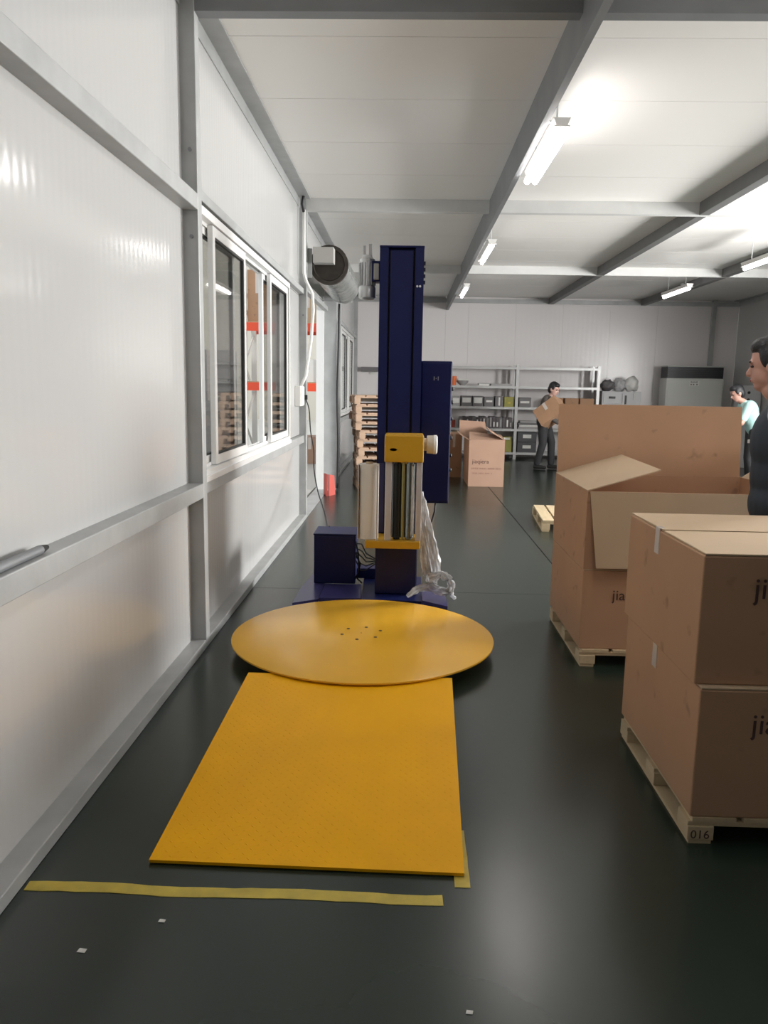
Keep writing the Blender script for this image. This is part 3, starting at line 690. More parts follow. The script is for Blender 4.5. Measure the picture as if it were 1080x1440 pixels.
P1 = make_pallet('near wooden pallet stamped 016 under the right hand cartons', 0.943, 2.352, 1.16, 0.80, 0.094, 'wood')
text_mesh('stamped_number', '016', 0.042, M['card_ink'], P1, Matrix.Translation((0.952, 2.3515, 0.020)) @ FRONT)
closed_carton('lower near carton on the 016 pallet under another carton', 0.946, 2.10, 2.354, 3.165, 0.0945, 0.534, text=(1.115, 0.385, 1.15), tapey=2.80)
closed_carton('upper near taped carton on top of the 016 stack', 0.934, 2.085, 2.380, 3.180, 0.535, 0.960, text=(1.095, 0.82, 1.15), tapey=2.83)
P2 = make_pallet('wooden pallet under the open topped carton stack', 0.948, 3.985, 1.16, 0.86, 0.094, 'wood')
closed_carton('lower shaded carton under the open flapped carton', 0.946, 2.09, 4.0, 4.85, 0.0945, 0.528, text=(1.105, 0.365, 0.95))
# open carton on top of it
oc = thing('open_carton', 'open carton with its big back flap raised behind the near stack', 'box', (1.52, 4.43, 0.529))
X0, X1, Y0, Y1, Z0, Z1 = 0.946, 2.09, 4.0, 4.86, 0.529, 0.940
t_ = 0.007
one('side_wall', M['card'], (X0, X0+t_, Y0, Y1, Z0, Z1), parent=oc)
one('side_wall', M['card'], (X1-t_, X1, Y0, Y1, Z0, Z1), parent=oc)
one('front_wall', M['card'], (X0+t_, X1-t_, Y0+0.001, Y0+t_, Z0, Z1), parent=oc)
one('back_wall', M['card'], (X0+t_, X1-t_, Y1-t_, Y1, Z0, Z1), parent=oc)
one('bottom', M['card'], (X0+t_, X1-t_, Y0+t_, Y1-t_, Z0, Z0+0.006), parent=oc)
bm = new_bm(); slab(bm, [(X0+0.003, Y1+0.002, Z1), (X1-0.01, Y1+0.002, Z1), (X1-0.012, Y1+0.05, Z1+0.43), (X0+0.005, Y1+0.05, Z1+0.43)], 0.006); obj('back_flap', bm, M['card'], oc)
bm = new_bm(); slab(bm, [(X0+0.012, Y0-0.002, Z1), (X1-0.02, Y0-0.002, Z1), (X1-0.10, Y0-0.035, Z1-0.395), (X0+0.055, Y0-0.045, Z1-0.395)], -0.006); obj('front_flap', bm, M['card_light'], oc)
bm = new_bm(); slab(bm, [(X0, Y0+0.005, Z1), (X0+0.40, Y0+0.10, Z1+0.105), (X0+0.385, Y1-0.05, Z1+0.125), (X0, Y1-0.005, Z1)], 0.006); obj('left_flap', bm, M['card_light'], oc)
bm = new_bm(); slab(bm, [(X1, Y0+0.01, Z1), (X1, Y1-0.01, Z1), (X1+0.30, Y1-0.03, Z1+0.22), (X1+0.30, Y0+0.03, Z1+0.22)], 0.006); obj('right_flap', bm, M['card_light'], oc)
# pallets further back
sp = make_pallet('single empty low pallet on the floor left of the open carton', 1.47, 7.95, 1.0, 1.1, 0.12, 'wood', R(-4))
def backed(t, m):  # boards added behind the gaps, so the stack looks dark inside
    one('gap_backing', M[m], (-0.55, 0.55, 0.43, 0.449, 0.018, 0.079), parent=t, local=True)
base = make_pallet('lowest pallet of the stack behind the navy mast', -0.74, 11.0, 1.1, 0.9, 0.1215, 'wood_pink', R(9), 'stacked wooden pallets')
backed(base, 'wood_grey')
names = ['second', 'third', 'fourth', 'fifth', 'sixth', 'seventh', 'eighth', 'ninth', 'tenth']
for k in range(1, 11):
    lab = ('topmost pallet of the stack behind the navy mast' if k == 10 else '%s pallet from the floor in the stack behind the mast' % names[k-1])
    off = random.uniform(-0.02, 0.02) - (0.05 if k > 6 else 0.0)
    dup(base, (-0.19+off, 11.45+random.uniform(-0.02, 0.02), 0.1222*k), R(9+random.uniform(-2, 2)), lab)
# tall carton with flaps before the shelves
tc = thing('printed_carton', 'tall open carton printed with dark lettering in front of the shelves', 'box', (1.2, 12.1, 0))
A0, A1, B0, B1, ZT = 0.955, 1.488, 11.68, 12.75, 0.70
one('front_wall', M['card_pink'], (A0, A1, B0, B0+0.008, 0, ZT), parent=tc)
one('back_wall', M['card_pink'], (A0, A1, B1-0.008, B1, 0, ZT), parent=tc)
one('side_wall', M['card'], (A0, A0+0.008, B0+0.008, B1-0.008, 0, ZT), parent=tc)
one('side_wall', M['card'], (A1-0.008, A1, B0+0.008, B1-0.008, 0, ZT), parent=tc)
one('bottom', M['card'], (A0+0.008, A1-0.008, B0+0.008, B1-0.008, 0, 0.008), parent=tc)
bm = new_bm(); slab(bm, [(A0, B0, ZT+0.001), (A1, B0, ZT+0.001), (A1-0.02, B0+0.34, ZT+0.06), (A0+0.02, B0+0.34, ZT+0.10)], 0.006); obj('front_flap', bm, M['card_pink'], tc)
bm = new_bm(); slab(bm, [(A0, B0+0.01, ZT+0.001), (A0, B1-0.01, ZT+0.001), (A0-0.14, B1-0.03, ZT+0.10), (A0-0.14, B0+0.03, ZT+0.08)], -0.006); obj('side_flap', bm, M['card_pink'], tc)
bm = new_bm(); slab(bm, [(A0-0.08, B1, ZT+0.001), (A1-0.15, B1, ZT+0.001), (A1-0.2, B1+0.05, ZT+0.23), (A0-0.08, B1+0.05, ZT+0.25)], 0.006); obj('back_flap', bm, M['card_pink'], tc)
bm = new_bm(); slab(bm, [(A1, B0+0.01, ZT+0.001), (A1, B1-0.01, ZT+0.001), (A1-0.20, B1-0.03, ZT+0.16), (A1-0.22, B0+0.03, ZT+0.12)], 0.006); obj('side_flap', bm, M['card_pink'], tc)
text_mesh('printed_lettering', 'jiaqiera', 0.088, M['card_ink'], tc, Matrix.Translation((1.005, B0-0.0012, 0.352)) @ FRONT)
bm = new_bm()
for x in range(26):
    xx = 1.0+x*0.0175
    if x % 7 != 6: box(bm, xx, xx+0.011, B0-0.002, B0-0.0005, 0.262, 0.286)
for x in range(16):
    xx = 1.02+x*0.0185
    if x % 5 != 4: box(bm, xx, xx+0.011, B0-0.002, B0-0.0005, 0.190, 0.212)
obj('small_print', bm, M['card_ink_pale'], tc)['kind'] = 'stuff'
sc = thing('cardboard_carton', 'dark sided carton standing directly behind the tall printed carton', 'box', (0.84, 13.2, 0))
one('body', M['card'], (0.66, 0.93, 12.86, 13.4, 0, 0.72), parent=sc, bev=0.004)
one('tape', M['clear_tape'], (0.78, 0.82, 12.858, 12.86, 0.5, 0.72), parent=sc)

# ================================================================== LEFT SIDE FITTINGS
rs = thing('roller_shutter', 'rolled up silver shutter curtain above the doorway in the left wall', 'shutter', (-0.95, 9.75, 2.6))
bm = new_bm(); n = 40; rings = []
for k in range(29):
    y = 8.66+k*0.0835; rr = 0.200+0.010*math.sin(k*2.1)+(0.0 if k < 24 else -0.025*(k-23))
    rings.append([bm.verts.new((-0.865+(rr+0.010*mnoise.noise(Vector((k*0.7, j*0.5, 0))))*math.cos(2*math.pi*j/n), y+0.05*mnoise.noise(Vector((j*0.4, k*.3, 5))), 2.745+(rr+0.010*mnoise.noise(Vector((k*0.6, j*0.6, 3))))*math.sin(2*math.pi*j/n))) for j in range(n)])
for a, b in zip(rings, rings[1:]):
    for j in range(n): bm.faces.new((a[j], a[(j+1) % n], b[(j+1) % n], b[j]))
bm.faces.new(rings[0]); bm.faces.new(rings[-1])
obj('rolled_curtain', bm, M['silver'], rs, smooth=60)
bm = new_bm(); lathe(bm, (-0.865, 8.655, 2.745), (0, -1, 0), [(-0.05, 0.205), (0.03, 0.208), (0.032, 0.17), (0.01, 0.16), (0.01, 0.03)], 32)
obj('end_plate', bm, M['shutter_dark'], rs, smooth=40)
one('motor_box', M['grey_box'], (-1.02, -0.800, 8.46, 8.62, 2.742, 2.902), parent=rs, bev=0.004)
one('bracket', M['steel'], (-1.16, -1.04, 8.55, 8.57, 2.60, 2.90), (-1.16, -0.78, 11.0, 11.03, 2.60, 2.85), parent=rs)
bm = new_bm(); lathe(bm, (-0.865, 10.9, 2.745), (0, 1, 0), [(0, 0.03), (0.2, 0.03), (0.2, 0.09), (0.32, 0.09)], 16); obj('shaft_end', bm, M['motor'], rs, smooth=40)

jb = thing('switch_box', 'white switch box with conduit on the left wall beside the doorway', 'switch box', (-1.15, 8.27, 1.24))
one('box_body', M['white'], (-1.164, -1.105, 8.13, 8.40, 1.245, 1.455), parent=jb, bev=0.005)
one('box_cover', M['conduit'], (-1.104, -1.098, 8.14, 8.39, 1.255, 1.445), parent=jb, bev=0.002)
bm = new_bm(); tube(bm, [(-1.10, 8.36, 3.25), (-1.10, 8.36, 2.62), (-1.085, 8.40, 2.55), (-1.02, 8.44, 2.42), (-1.012, 8.44, 2.25), (-1.03, 8.42, 1.95), (-1.08, 8.37, 1.56), (-1.13, 8.34, 1.45)], 0.017, 8); obj('conduit', bm, M['conduit'], jb, smooth=180)
bm = new_bm(); tube(bm, [(-1.10, 8.36, 3.22), (-1.115, 8.33, 3.30), (-1.10, 8.34, 3.40), (-1.10, 8.3, ZC)], 0.016, 6); obj('cable_end', bm, M['cable'], jb, smooth=180)
one('socket', M['black'], (-1.12, -1.07, 8.402, 8.44, 1.31, 1.36), parent=jb)
pts = [(-1.085, 8.42, 1.31), (-1.05, 8.42, 1.20), (-1.02, 8.3, 0.98), (-0.95, 8.0, 0.80), (-0.90, 7.6, 0.66), (-0.82, 7.2, 0.50), (-0.70, 6.7, 0.36), (-0.62, 6.2, 0.30), (-0.575, 5.9, 0.33), (-0.55, 5.66, 0.40), (-0.545, 5.58, 0.44)]
def spline(pts, n=5):
    P = [Vector(p) for p in pts]; out = []
    for i in range(len(P)-1):
        p0, p1, p2, p3 = P[max(i-1, 0)], P[i], P[i+1], P[min(i+2, len(P)-1)]
        for k in range(n):
            t = k/n
            out.append(0.5*((2*p1)+(-p0+p2)*t+(2*p0-5*p1+4*p2-p3)*t*t+(-p0+3*p1-3*p2+p3)*t**3))
    return out+[P[-1]]
bm = new_bm(); tube(bm, spline(pts), 0.0065, 6)
o = obj('power_cable', bm, M['cable'], None, smooth=180); tag(recenter(o), 'thin black cable running from the switch box to the drive housing', 'cable')
bm = new_bm(); tube(bm, spline([(-0.955, 10.97, 2.58), (-0.96, 10.94, 2.0), (-0.97, 10.93, 1.3), (-0.955, 10.93, 0.6), (-0.965, 10.94, 0.03)]), 0.016, 6)
o = obj('door_cable', bm, M['cable'], None, smooth=180); tag(recenter(o), 'black cable hanging down the far door post to the floor', 'cable')
rd = thing('red_stand', 'small folded red plastic stand on the floor in the doorway', 'stand', (-1.04, 10.5, 0.0))
bm = new_bm(); slab(bm, [(-1.085, 10.45, 0.0), (-1.035, 10.30, 0.0), (-1.035, 10.32, 0.29), (-1.085, 10.46, 0.29)], 0.02); obj('left_leaf', bm, M['red'], rd)
bm = new_bm(); slab(bm, [(-1.03, 10.30, 0.0), (-0.965, 10.48, 0.0), (-0.98, 10.49, 0.26), (-1.03, 10.32, 0.29)], 0.02); obj('right_leaf', bm, M['red_pale'], rd, label='paler pink right leaf')  # right leaf in a paler red than the left one
bm = new_bm(); lathe(bm, (-0.995, 10.40, 0.19), (0.86, -0.5, 0), [(-0.01, 0.012), (0.006, 0.012)], 10); obj('hole', bm, M['red'], rd)
bar = thing('steel_bar', 'short dark steel bar lying on the wall rail at the left edge', 'bar', (-1.12, 2.15, 0.925))
bm = new_bm(); tube(bm, [(-1.115, 1.85, 0.9405), (-1.115, 2.30, 0.9405)], 0.015, 10); obj('rod', bm, M['steel_beam'], bar, smooth=40)
bm = new_bm(); tube(bm, [(-1.115, 2.30, 0.9405), (-1.115, 2.345, 0.9405)], [0.015, 0.008], 10); obj('tip', bm, M['black'], bar, smooth=40)
db = thing('wall_dark_bar', 'dark narrow bar fixed on the far wall left of the mast', 'wall bar', (-0.82, 17.05, 1.79))  # plain dark sign-like bar with a white piece below
one('housing', M['bin'], (-1.00, -0.62, 16.98, 17.098, 1.79, 1.89), parent=db, bev=0.005)
one('switch_plate', M['paper'], (-0.80, -0.66, 17.07, 17.098, 1.73, 1.785), parent=db)

# ================================================================== SHELVING AND ITS CONTENTS
SY0, SY1 = 16.45, 16.95
sh = thing('shelving_rack', 'grey steel two bay shelving rack against the far wall', 'shelving', (2.46, 16.7, 0))
SX = (0.915, 2.30, 3.98); LV = (0.15, 0.645, 1.10, 1.53, 1.925)
for x in SX:
    for y in (SY0, SY1-0.04):
        bm = new_bm(); prism(bm, [(x-0.03, y), (x+0.03, y), (x+0.03, y+0.004), (x-0.026, y+0.004), (x-0.026, y+0.04), (x-0.03, y+0.04)], 'z', 0, 1.97)
        obj('upright', bm, M['shelf'], sh)
    one('end_panel', M['bin_grey'], (x-0.004, x+0.004, SY0+0.2, SY0+0.36, 0.02, 1.95), parent=sh)
for a, b in zip(SX, SX[1:]):
    for z in LV:
        bm = new_bm(); prism(bm, [(SY0-0.002, z), (SY0-0.002, z-0.05), (SY0+0.003, z-0.05), (SY0+0.003, z-0.006), (SY1-0.005, z-0.006), (SY1-0.005, z)], 'x', a+0.032, b-0.032)
        obj('shelf', bm, M['shelf'], sh)
def bin_(x0, x1, z0, h, m, label, plate=None, name='storage_box', cat='box', group=None, d=0.36, handle=False):
    t = thing(name, label, cat, ((x0+x1)/2, SY0+0.05+d/2, z0), group=group)
    one('body', M[m], (x0, x1, SY0+0.05, SY0+0.05+d, z0, z0+h), parent=t, bev=0.006)
    one('lid', M[m], (x0-0.004, x1+0.004, SY0+0.046, SY0+0.054+d, z0+h*0.86, z0+h*0.9), parent=t)
    if plate:
        px0, px1, pz0, pz1, pm = plate
        one('label_plate', M[pm], (x0+(x1-x0)*px0, x0+(x1-x0)*px1, SY0+0.0435, SY0+0.0455, z0+h*pz0, z0+h*pz1), parent=t)
    return t
g = 'storage boxes on the middle shelf of the left bay'
bin_(0.955, 1.125, 1.10, 0.20, 'bin_grey', 'pale box at the cabinet end of the left bay middle shelf', (.1, .9, .3, .8, 'paper'), group=g)
bin_(1.15, 1.37, 1.10, 0.215, 'bin', 'second box on the left bay middle shelf, wide white label', (.1, .9, .35, .82, 'paper'), group=g)
bin_(1.39, 1.61, 1.10, 0.215, 'bin', 'third box on the left bay middle shelf, deep white label', (.12, .88, .30, .85, 'paper'), group=g)
bin_(1.63, 1.83, 1.10, 0.20, 'bin', 'fourth box on the left bay middle shelf, thin white label', (.2, .85, .45, .65, 'paper'), group=g)
bin_(1.86, 2.03, 1.10, 0.215, 'bin', 'dark box with upright white strip beside the olive box', (.4, .6, .1, .9, 'paper'), group=g)
bin_(2.05, 2.25, 1.10, 0.21, 'olive', 'olive green box at the centre post on the middle shelf', (.35, .65, .3, .5, 'tape'), group=g)
g2 = 'boxes on the middle shelf of the right bay'
bin_(2.36, 2.61, 1.10, 0.20, 'bin', 'grey box left of the carrying worker on the middle shelf', (.1, .85, .4, .62, 'paper'), group=g2)
for k, (a, b) in enumerate(((3.05, 3.28), (3.32, 3.60), (3.63, 3.92))):
    bin_(a, b, 1.10, 0.20, 'card', ('brown box just right of the carrying worker on the middle shelf', 'middle one of three brown boxes on the right bay shelf', 'brown box at the right hand post of the shelving')[k], group=g2)
# row of binders on the third shelf of the left bay
x = 1.12; k = 0
ordn = ['first', 'second', 'third', 'fourth', 'fifth', 'sixth', 'seventh', 'eighth', 'ninth', 'tenth', 'eleventh', 'twelfth', 'thirteenth', 'fourteenth', 'fifteenth', 'sixteenth']
while x < 2.24 and k < 16:
    wd = 0.066; h = random.choice((0.225, 0.235, 0.245, 0.25))
    t = thing('file_binder', '%s dark file binder from the left on the third shelf' % ordn[k], 'binder', (x+wd/2, SY0+0.2, 0.645), group='file binders on the third shelf')
    one('cover', M['binder' if k % 4 else 'bin'], (x, x+wd, SY0+0.05, SY0+0.33, 0.645, 0.645+h), parent=t, bev=0.004)
    if k % 5 != 3: one('spine_label', M['paper' if k % 3 else 'bin_grey'], (x+0.018, x+wd-0.018, SY0+0.0475, SY0+0.0495, 0.68, 0.645+h*random.choice((0.55, 0.8, 0.9))), parent=t)
    x += wd+0.004; k += 1
# right bay third shelf: stacked papers, bottom: two drawers bins
t = thing('paper_stack', 'flat pile of papers and sleeves on the right bay third shelf', 'papers', (2.62, 16.65, 0.645))
for q, (m, a, b) in enumerate((('bin_grey', 2.36, 2.86), ('paper', 2.38, 2.82), ('bin', 2.36, 2.84), ('bin_grey', 2.40, 2.80))):
    one('sheet_bundle', M[m], (a, b, SY0+0.04+0.01*q, SY0+0.34, 0.645+0.042*q, 0.645+0.042*q+0.04), parent=t, bev=0.004)
bin_(2.36, 2.76, 0.15, 0.215, 'bin_dark', 'lower of the two dark drawers on the right bay bottom shelf', (.28, .72, .4, .7, 'paper'), group='dark drawers on the bottom shelf')
bin_(2.36, 2.76, 0.366, 0.215, 'bin_dark', 'upper of the two dark drawers on the right bay bottom shelf', (.28, .72, .4, .75, 'paper'), group='dark drawers on the bottom shelf')
bin_(0.955, 1.10, 0.15, 0.42, 'card_light', 'tall beige box on the bottom shelf beside the tall printed carton', (.55, .75, .5, .58, 'black'))
bin_(1.98, 2.24, 0.15, 0.24, 'olive', 'dark olive box on the left bay bottom shelf', None)
t = thing('file_tray', 'yellow green paper tray on top of the dark olive box', 'tray', (2.11, 16.65, 0.391))
one('tray_body', M['olive'], (1.99, 2.23, SY0+0.05, SY0+0.38, 0.391, 0.47), parent=t, bev=0.004)
one('paper_edge', M['paper'], (2.02, 2.20, SY0+0.047, SY0+0.0495, 0.41, 0.455), parent=t)
# small things on the fourth shelf of the left bay
o = obj('orange_tub', (lambda b: (lathe(b, (0.985, 16.6, 1.53), (0, 0, 1), [(0, 0.045), (0.12, 0.055), (0.125, 0.058), (0.19, 0.058)], 16), b)[1])(new_bm()), M['orange'], None, smooth=40); tag(recenter(o), 'small orange tub on the fourth shelf', 'tub')
t = thing('bowl', 'pale shallow bowl on the fourth shelf beside the orange tub', 'bowl', (1.17, 16.65, 1.53))
bm = new_bm(); lathe(bm, (1.17, 16.65, 1.53), (0, 0, 1), [(0, 0.05), (0.01, 0.055), (0.06, 0.12), (0.10, 0.13), (0.10, 0.12), (0.06, 0.11)], 20); obj('bowl_body', bm, M['bin_grey'], t, smooth=40)
one('lid', M['paper'], (1.06, 1.30, 16.55, 16.75, 1.632, 1.67), parent=t, bev=0.01)
t = thing('flat_box', 'flat white box lying on the fourth shelf', 'box', (1.6, 16.6, 1.53))
one('body', M['paper'], (1.50, 1.72, 16.5, 16.7, 1.53, 1.57), parent=t, bev=0.004); one('lid', M['bin_grey'], (1.495, 1.725, 16.495, 16.705, 1.57, 1.582), parent=t)
t = thing('flat_tray', 'long low grey tray on the fourth shelf near the centre post', 'tray', (1.98, 16.62, 1.53))
one('tray_base', M['bin_grey'], (1.76, 2.20, 16.5, 16.78, 1.53, 1.54), parent=t)
one('tray_side', M['bin_grey'], (1.76, 2.20, 16.5, 16.506, 1.54, 1.575), (1.76, 2.20, 16.774, 16.78, 1.54, 1.575), (1.76, 1.766, 16.506, 16.774, 1.54, 1.575), (2.194, 2.20, 16.506, 16.774, 1.54, 1.575), parent=t)
o = obj('red_tub', (lambda b: (lathe(b, (1.0, 16.6, 0.645), (0, 0, 1), [(0, 0.035), (0.12, 0.042), (0.16, 0.045)], 14), b)[1])(new_bm()), M['red'], None, smooth=40); tag(recenter(o), 'small red tub on the third shelf beside the first binder', 'tub')

# tool cabinet right of the shelving with wrapped things on top
t = thing('drawer_cabinet', 'grey drawer cabinet with black handles right of the shelving', 'cabinet', (4.45, 16.7, 0))
one('body', M['machine_grey'], (4.06, 4.86, 16.42, 16.95, 0, 1.46), parent=t, bev=0.006)
for k in range(6):
    z = 0.06+k*0.23
    d = one('drawer', M['machine_grey'], (4.09, 4.46, 16.405, 16.419, z, z+0.215), parent=t, bev=0.003)
    one('handle', M['black'], (4.20, 4.33, 16.385, 16.404, z+0.10, z+0.145), parent=d)
d = one('door', M['machine_grey'], (4.48, 4.83, 16.405, 16.419, 0.06, 1.43), parent=t, bev=0.003)
one('handle', M['black'], (4.53, 4.56, 16.385, 16.404, 1.20, 1.38), parent=d)
one('key_tag', M['paper'], (4.70, 4.73, 16.39, 16.404, 1.30, 1.42), parent=d)
def blob(name, c, s, m, label, cat, seed, amp=0.35):
    bm = new_bm(); bmesh.ops.create_icosphere(bm, subdivisions=3, radius=1)
    for v in bm.verts:
        f = 1+amp*mnoise.noise(v.co*1.9+Vector((seed, 0, 0)))
        v.co = Vector((c[0]+v.co.x*s[0]*f, c[1]+v.co.y*s[1]*f, max(c[2], c[2]+s[2]+v.co.z*s[2]*f)))
    o = obj(name, bm, M[m], None, smooth=180); tag(recenter(o), label, cat); return o
blob('plastic_bag', (4.69, 16.62, 1.461), (0.16, 0.14, 0.155), 'white', 'bright white plastic bag on the grey drawer cabinet', 'bag', 3)
blob('wrapped_bundle', (4.22, 16.62, 1.461), (0.15, 0.15, 0.12), 'bin', 'dark crumpled bundle on the grey drawer cabinet', 'bundle', 8)
blob('film_bundle', (4.45, 16.60, 1.461), (0.11, 0.12, 0.13), 'film', 'clear crumpled film between the bag and the dark bundle', 'film', 5, 0.6)
# floor standing air conditioner
t = thing('air_conditioner', 'cream floor standing air conditioner with a black vent before the far wall', 'air conditioner', (5.98, 16.7, 0))
one('body', M['ac_body'], (5.39, 6.57, 16.50, 16.95, 0.0, 1.755), parent=t, bev=0.015)
one('vent', M['ac_black'], (5.405, 6.555, 16.52, 16.94, 1.7555, 1.985), parent=t, bev=0.004)
for k in range(5): one('vent_slat', M['ac_black'], (5.43, 6.53, 16.505, 16.519, 1.775+k*0.04, 1.795+k*0.04), parent=t)
one('top_cap', M['ac_body'], (5.39, 6.57, 16.50, 16.95, 1.9855, 2.01), parent=t, bev=0.006)
one('front_panel', M['ac_body'], (5.42, 6.54, 16.485, 16.499, 0.75, 1.72), parent=t, bev=0.006)
one('lower_grille', M['bin_grey'], (5.46, 6.50, 16.488, 16.499, 0.12, 0.68), parent=t, bev=0.004)
one('sticker', M['paper'], (5.86, 6.06, 16.482, 16.4845, 1.60, 1.70), parent=t)
text_mesh('sticker_print', 'BANE', 0.06, M['bin_dark'], t, Matrix.Translation((5.88, 16.4815, 1.655)) @ FRONT)
one('sticker_line', M['bin'], (5.88, 5.91, 16.480, 16.4815, 1.615, 1.64), (5.93, 5.96, 16.480, 16.4815, 1.615, 1.64), (6.0, 6.03, 16.480, 16.4815, 1.615, 1.64), parent=t)
# wall box with dark buttons at the right
t = thing('wall_control_box', 'grey wall control box with dark buttons at the right far corner', 'control box', (6.75, 15.8, 0.9))
one('box_body', M['machine_grey'], (6.60, 6.97, 15.62, 16.0, 0.0, 1.62), parent=t, bev=0.006)
for z in (1.20, 1.34, 1.48):
    bm = new_bm(); lathe(bm, (6.72, 15.619, z), (0, -1, 0), [(0, 0.028), (0.02, 0.028)], 10); obj('button', bm, M['black'], t)

# ------------------------------------------------------------------ litter on the near floor
for x, y, s, lab in ((-0.637, 1.896, 0.010, 'tiny white paper scrap on the floor in front of the tape'), (-0.807, 1.774, 0.012, 'tiny pale curl of litter lowest on the floor at the left'), (0.179, 1.621, 0.009, 'tiny white speck on the floor at the bottom edge')):
    bm = new_bm(); slab(bm, [(x-s, y-s*0.4, 0.001), (x+s*0.8, y-s*0.5, 0.001), (x+s, y+s*0.3, 0.004), (x-s*0.7, y+s*0.6, 0.003)], 0.001)
    o = obj('paper_scrap', bm, M['paper']); tag(recenter(o), lab, 'litter')

# ================================================================== PEOPLE
def capsule(bm, a, b, ra, rb, n=14):
    a = Vector(a); b = Vector(b); d = (b-a); L = d.length
    if L < 1e-5: return
    prof = [(-ra*0.98, ra*0.12), (-ra*0.75, ra*0.66), (-ra*0.35, ra*0.94), (0, ra)] + [(L, rb), (L+rb*0.35, rb*0.94), (L+rb*0.75, rb*0.66), (L+rb*0.98, rb*0.12)]
    lathe(bm, a, d, prof, n)
def ell(bm, c, s, rot=None):
    r = bmesh.ops.create_uvsphere(bm, u_segments=20, v_segments=14, radius=1)
    for v in r['verts']:
        q = Vector((v.co.x*s[0], v.co.y*s[1], v.co.z*s[2]))
        if rot: q = rot @ q
        v.co = q + Vector(c)
def fuse(name, bm, m, parent, voxel, smooth_it=3, label=None):
    o = obj(name, bm, m, None)
    md = o.modifiers.new('r', 'REMESH'); md.mode = 'VOXEL'; md.voxel_size = voxel
    sm = o.modifiers.new('s', 'SMOOTH'); sm.iterations = smooth_it; sm.factor = 0.5
    dg = bpy.context.evaluated_depsgraph_get(); me = bpy.data.meshes.new_from_object(o.evaluated_get(dg))
    o.modifiers.clear(); old = o.data; o.data = me; bpy.data.meshes.remove(old); me.name = name
    me.materials.clear(); me.materials.append(m); me.shade_smooth()
    o.parent = parent
    if label: o['label'] = label
    return o
def person(label, loc, rotz, J, top, bottom, skin, voxel, vest=None, sleeve='long', group=None):
    """J: joints in local space, facing +X, left is +Y. The body is one fused surface; clothes and hair are children."""
    t = thing('person', label, 'person', loc, rotz)
    bm = new_bm(); v = {k: Vector(p) for k, p in J.items()}
    # trunk
    ell(bm, v['pelvis'], (0.105, 0.155, 0.12)); ell(bm, (v['pelvis']+v['chest'])/2, (0.10, 0.14, 0.16)); ell(bm, v['chest'], (0.115, 0.165, 0.19))
    capsule(bm, v['pelvis'], v['chest'], 0.10, 0.11); capsule(bm, v['chest'], v['neck'], 0.10, 0.055); capsule(bm, v['neck'], v['head'], 0.054, 0.05)
    for s in 'lr':
        capsule(bm, v['chest']+Vector((0, 0, 0.08)), v['sh'+s], 0.075, 0.062); capsule(bm, v['sh'+s], v['el'+s], 0.054, 0.042); capsule(bm, v['el'+s], v['wr'+s], 0.041, 0.027)
        capsule(bm, v['pelvis'], v['hip'+s], 0.095, 0.092); capsule(bm, v['hip'+s], v['kn'+s], 0.088, 0.058); capsule(bm, v['kn'+s], v['an'+s], 0.056, 0.036)
        capsule(bm, v['an'+s]+Vector((-0.03, 0, -0.03)), v['toe'+s], 0.038, 0.028)
        # hand: palm, four fingers and a thumb from the side of the palm
        w_ = v['wr'+s]; d = (w_-v['el'+s]).normalized(); sd = Vector((0, 0, 1)) if abs(d.z) < 0.7 else Vector((1, 0, 0))
        sd = (sd-d*sd.dot(d)).normalized(); nr = d.cross(sd)*(1 if s == 'l' else -1)
        for k in range(4):
            capsule(bm, w_, w_+d*0.085+sd*(0.028-0.019*k), 0.020, 0.012, 8)
        for k, L in enumerate((0.066, 0.076, 0.070, 0.055)):
            p0 = w_+d*0.085+sd*(0.030-0.020*k); p1 = p0+d*L*0.55-nr*0.008; p2 = p1+d*L*0.35-nr*0.022
            capsule(bm, p0, p1, 0.0095, 0.0085, 8); capsule(bm, p1, p2, 0.0085, 0.0075, 8)
        q0 = w_+d*0.025+sd*0.022; q1 = q0+d*0.035+sd*0.030-nr*0.008; q2 = q1+d*0.030+sd*0.006-nr*0.010
        capsule(bm, q0, q1, 0.013, 0.0105, 8); capsule(bm, q1, q2, 0.0105, 0.0085, 8)
    # head
    H = v['head']; hp = v.get('look', Vector((1, 0, 0))).normalized(); yx = Vector((0, 0, 1)).cross(hp).normalized(); zx = hp.cross(yx)
    RM = Matrix((hp, yx, zx)).transposed()
    P = lambda a, b, c: H + RM @ Vector((a, b, c))
    ell(bm, P(-0.008, 0, 0.135), (0.096, 0.076, 0.098), RM); ell(bm, P(0.022, 0, 0.075), (0.066, 0.060, 0.082), RM); ell(bm, P(0.045, 0, 0.022), (0.036, 0.036, 0.030), RM)
    capsule(bm, P(0.078, 0, 0.118), P(0.099, 0, 0.080), 0.011, 0.016, 10); ell(bm, P(0.080, 0, 0.130), (0.014, 0.050, 0.012), RM)
    ell(bm, P(0.080, 0, 0.048), (0.014, 0.026, 0.011), RM)
    for s in (-1, 1): ell(bm, P(-0.008, s*0.076, 0.095), (0.022, 0.010, 0.033), RM)
    body = fuse('body', bm, M[skin], t, voxel, 2)
    for s in (-1, 1):
        bm = new_bm(); ell(bm, P(0.077, s*0.031, 0.110), (0.009, 0.011, 0.006), RM); obj('eye', bm, M['eye'], t, local=True, smooth=180)
        bm = new_bm(); ell(bm, P(0.084, s*0.032, 0.132), (0.007, 0.022, 0.005), RM); obj('eyebrow', bm, M['hair'], t, local=True, smooth=180)
    bm = new_bm(); ell(bm, P(0.090, 0, 0.048), (0.006, 0.022, 0.006), RM); obj('mouth', bm, M['lip'], t, local=True, smooth=180)
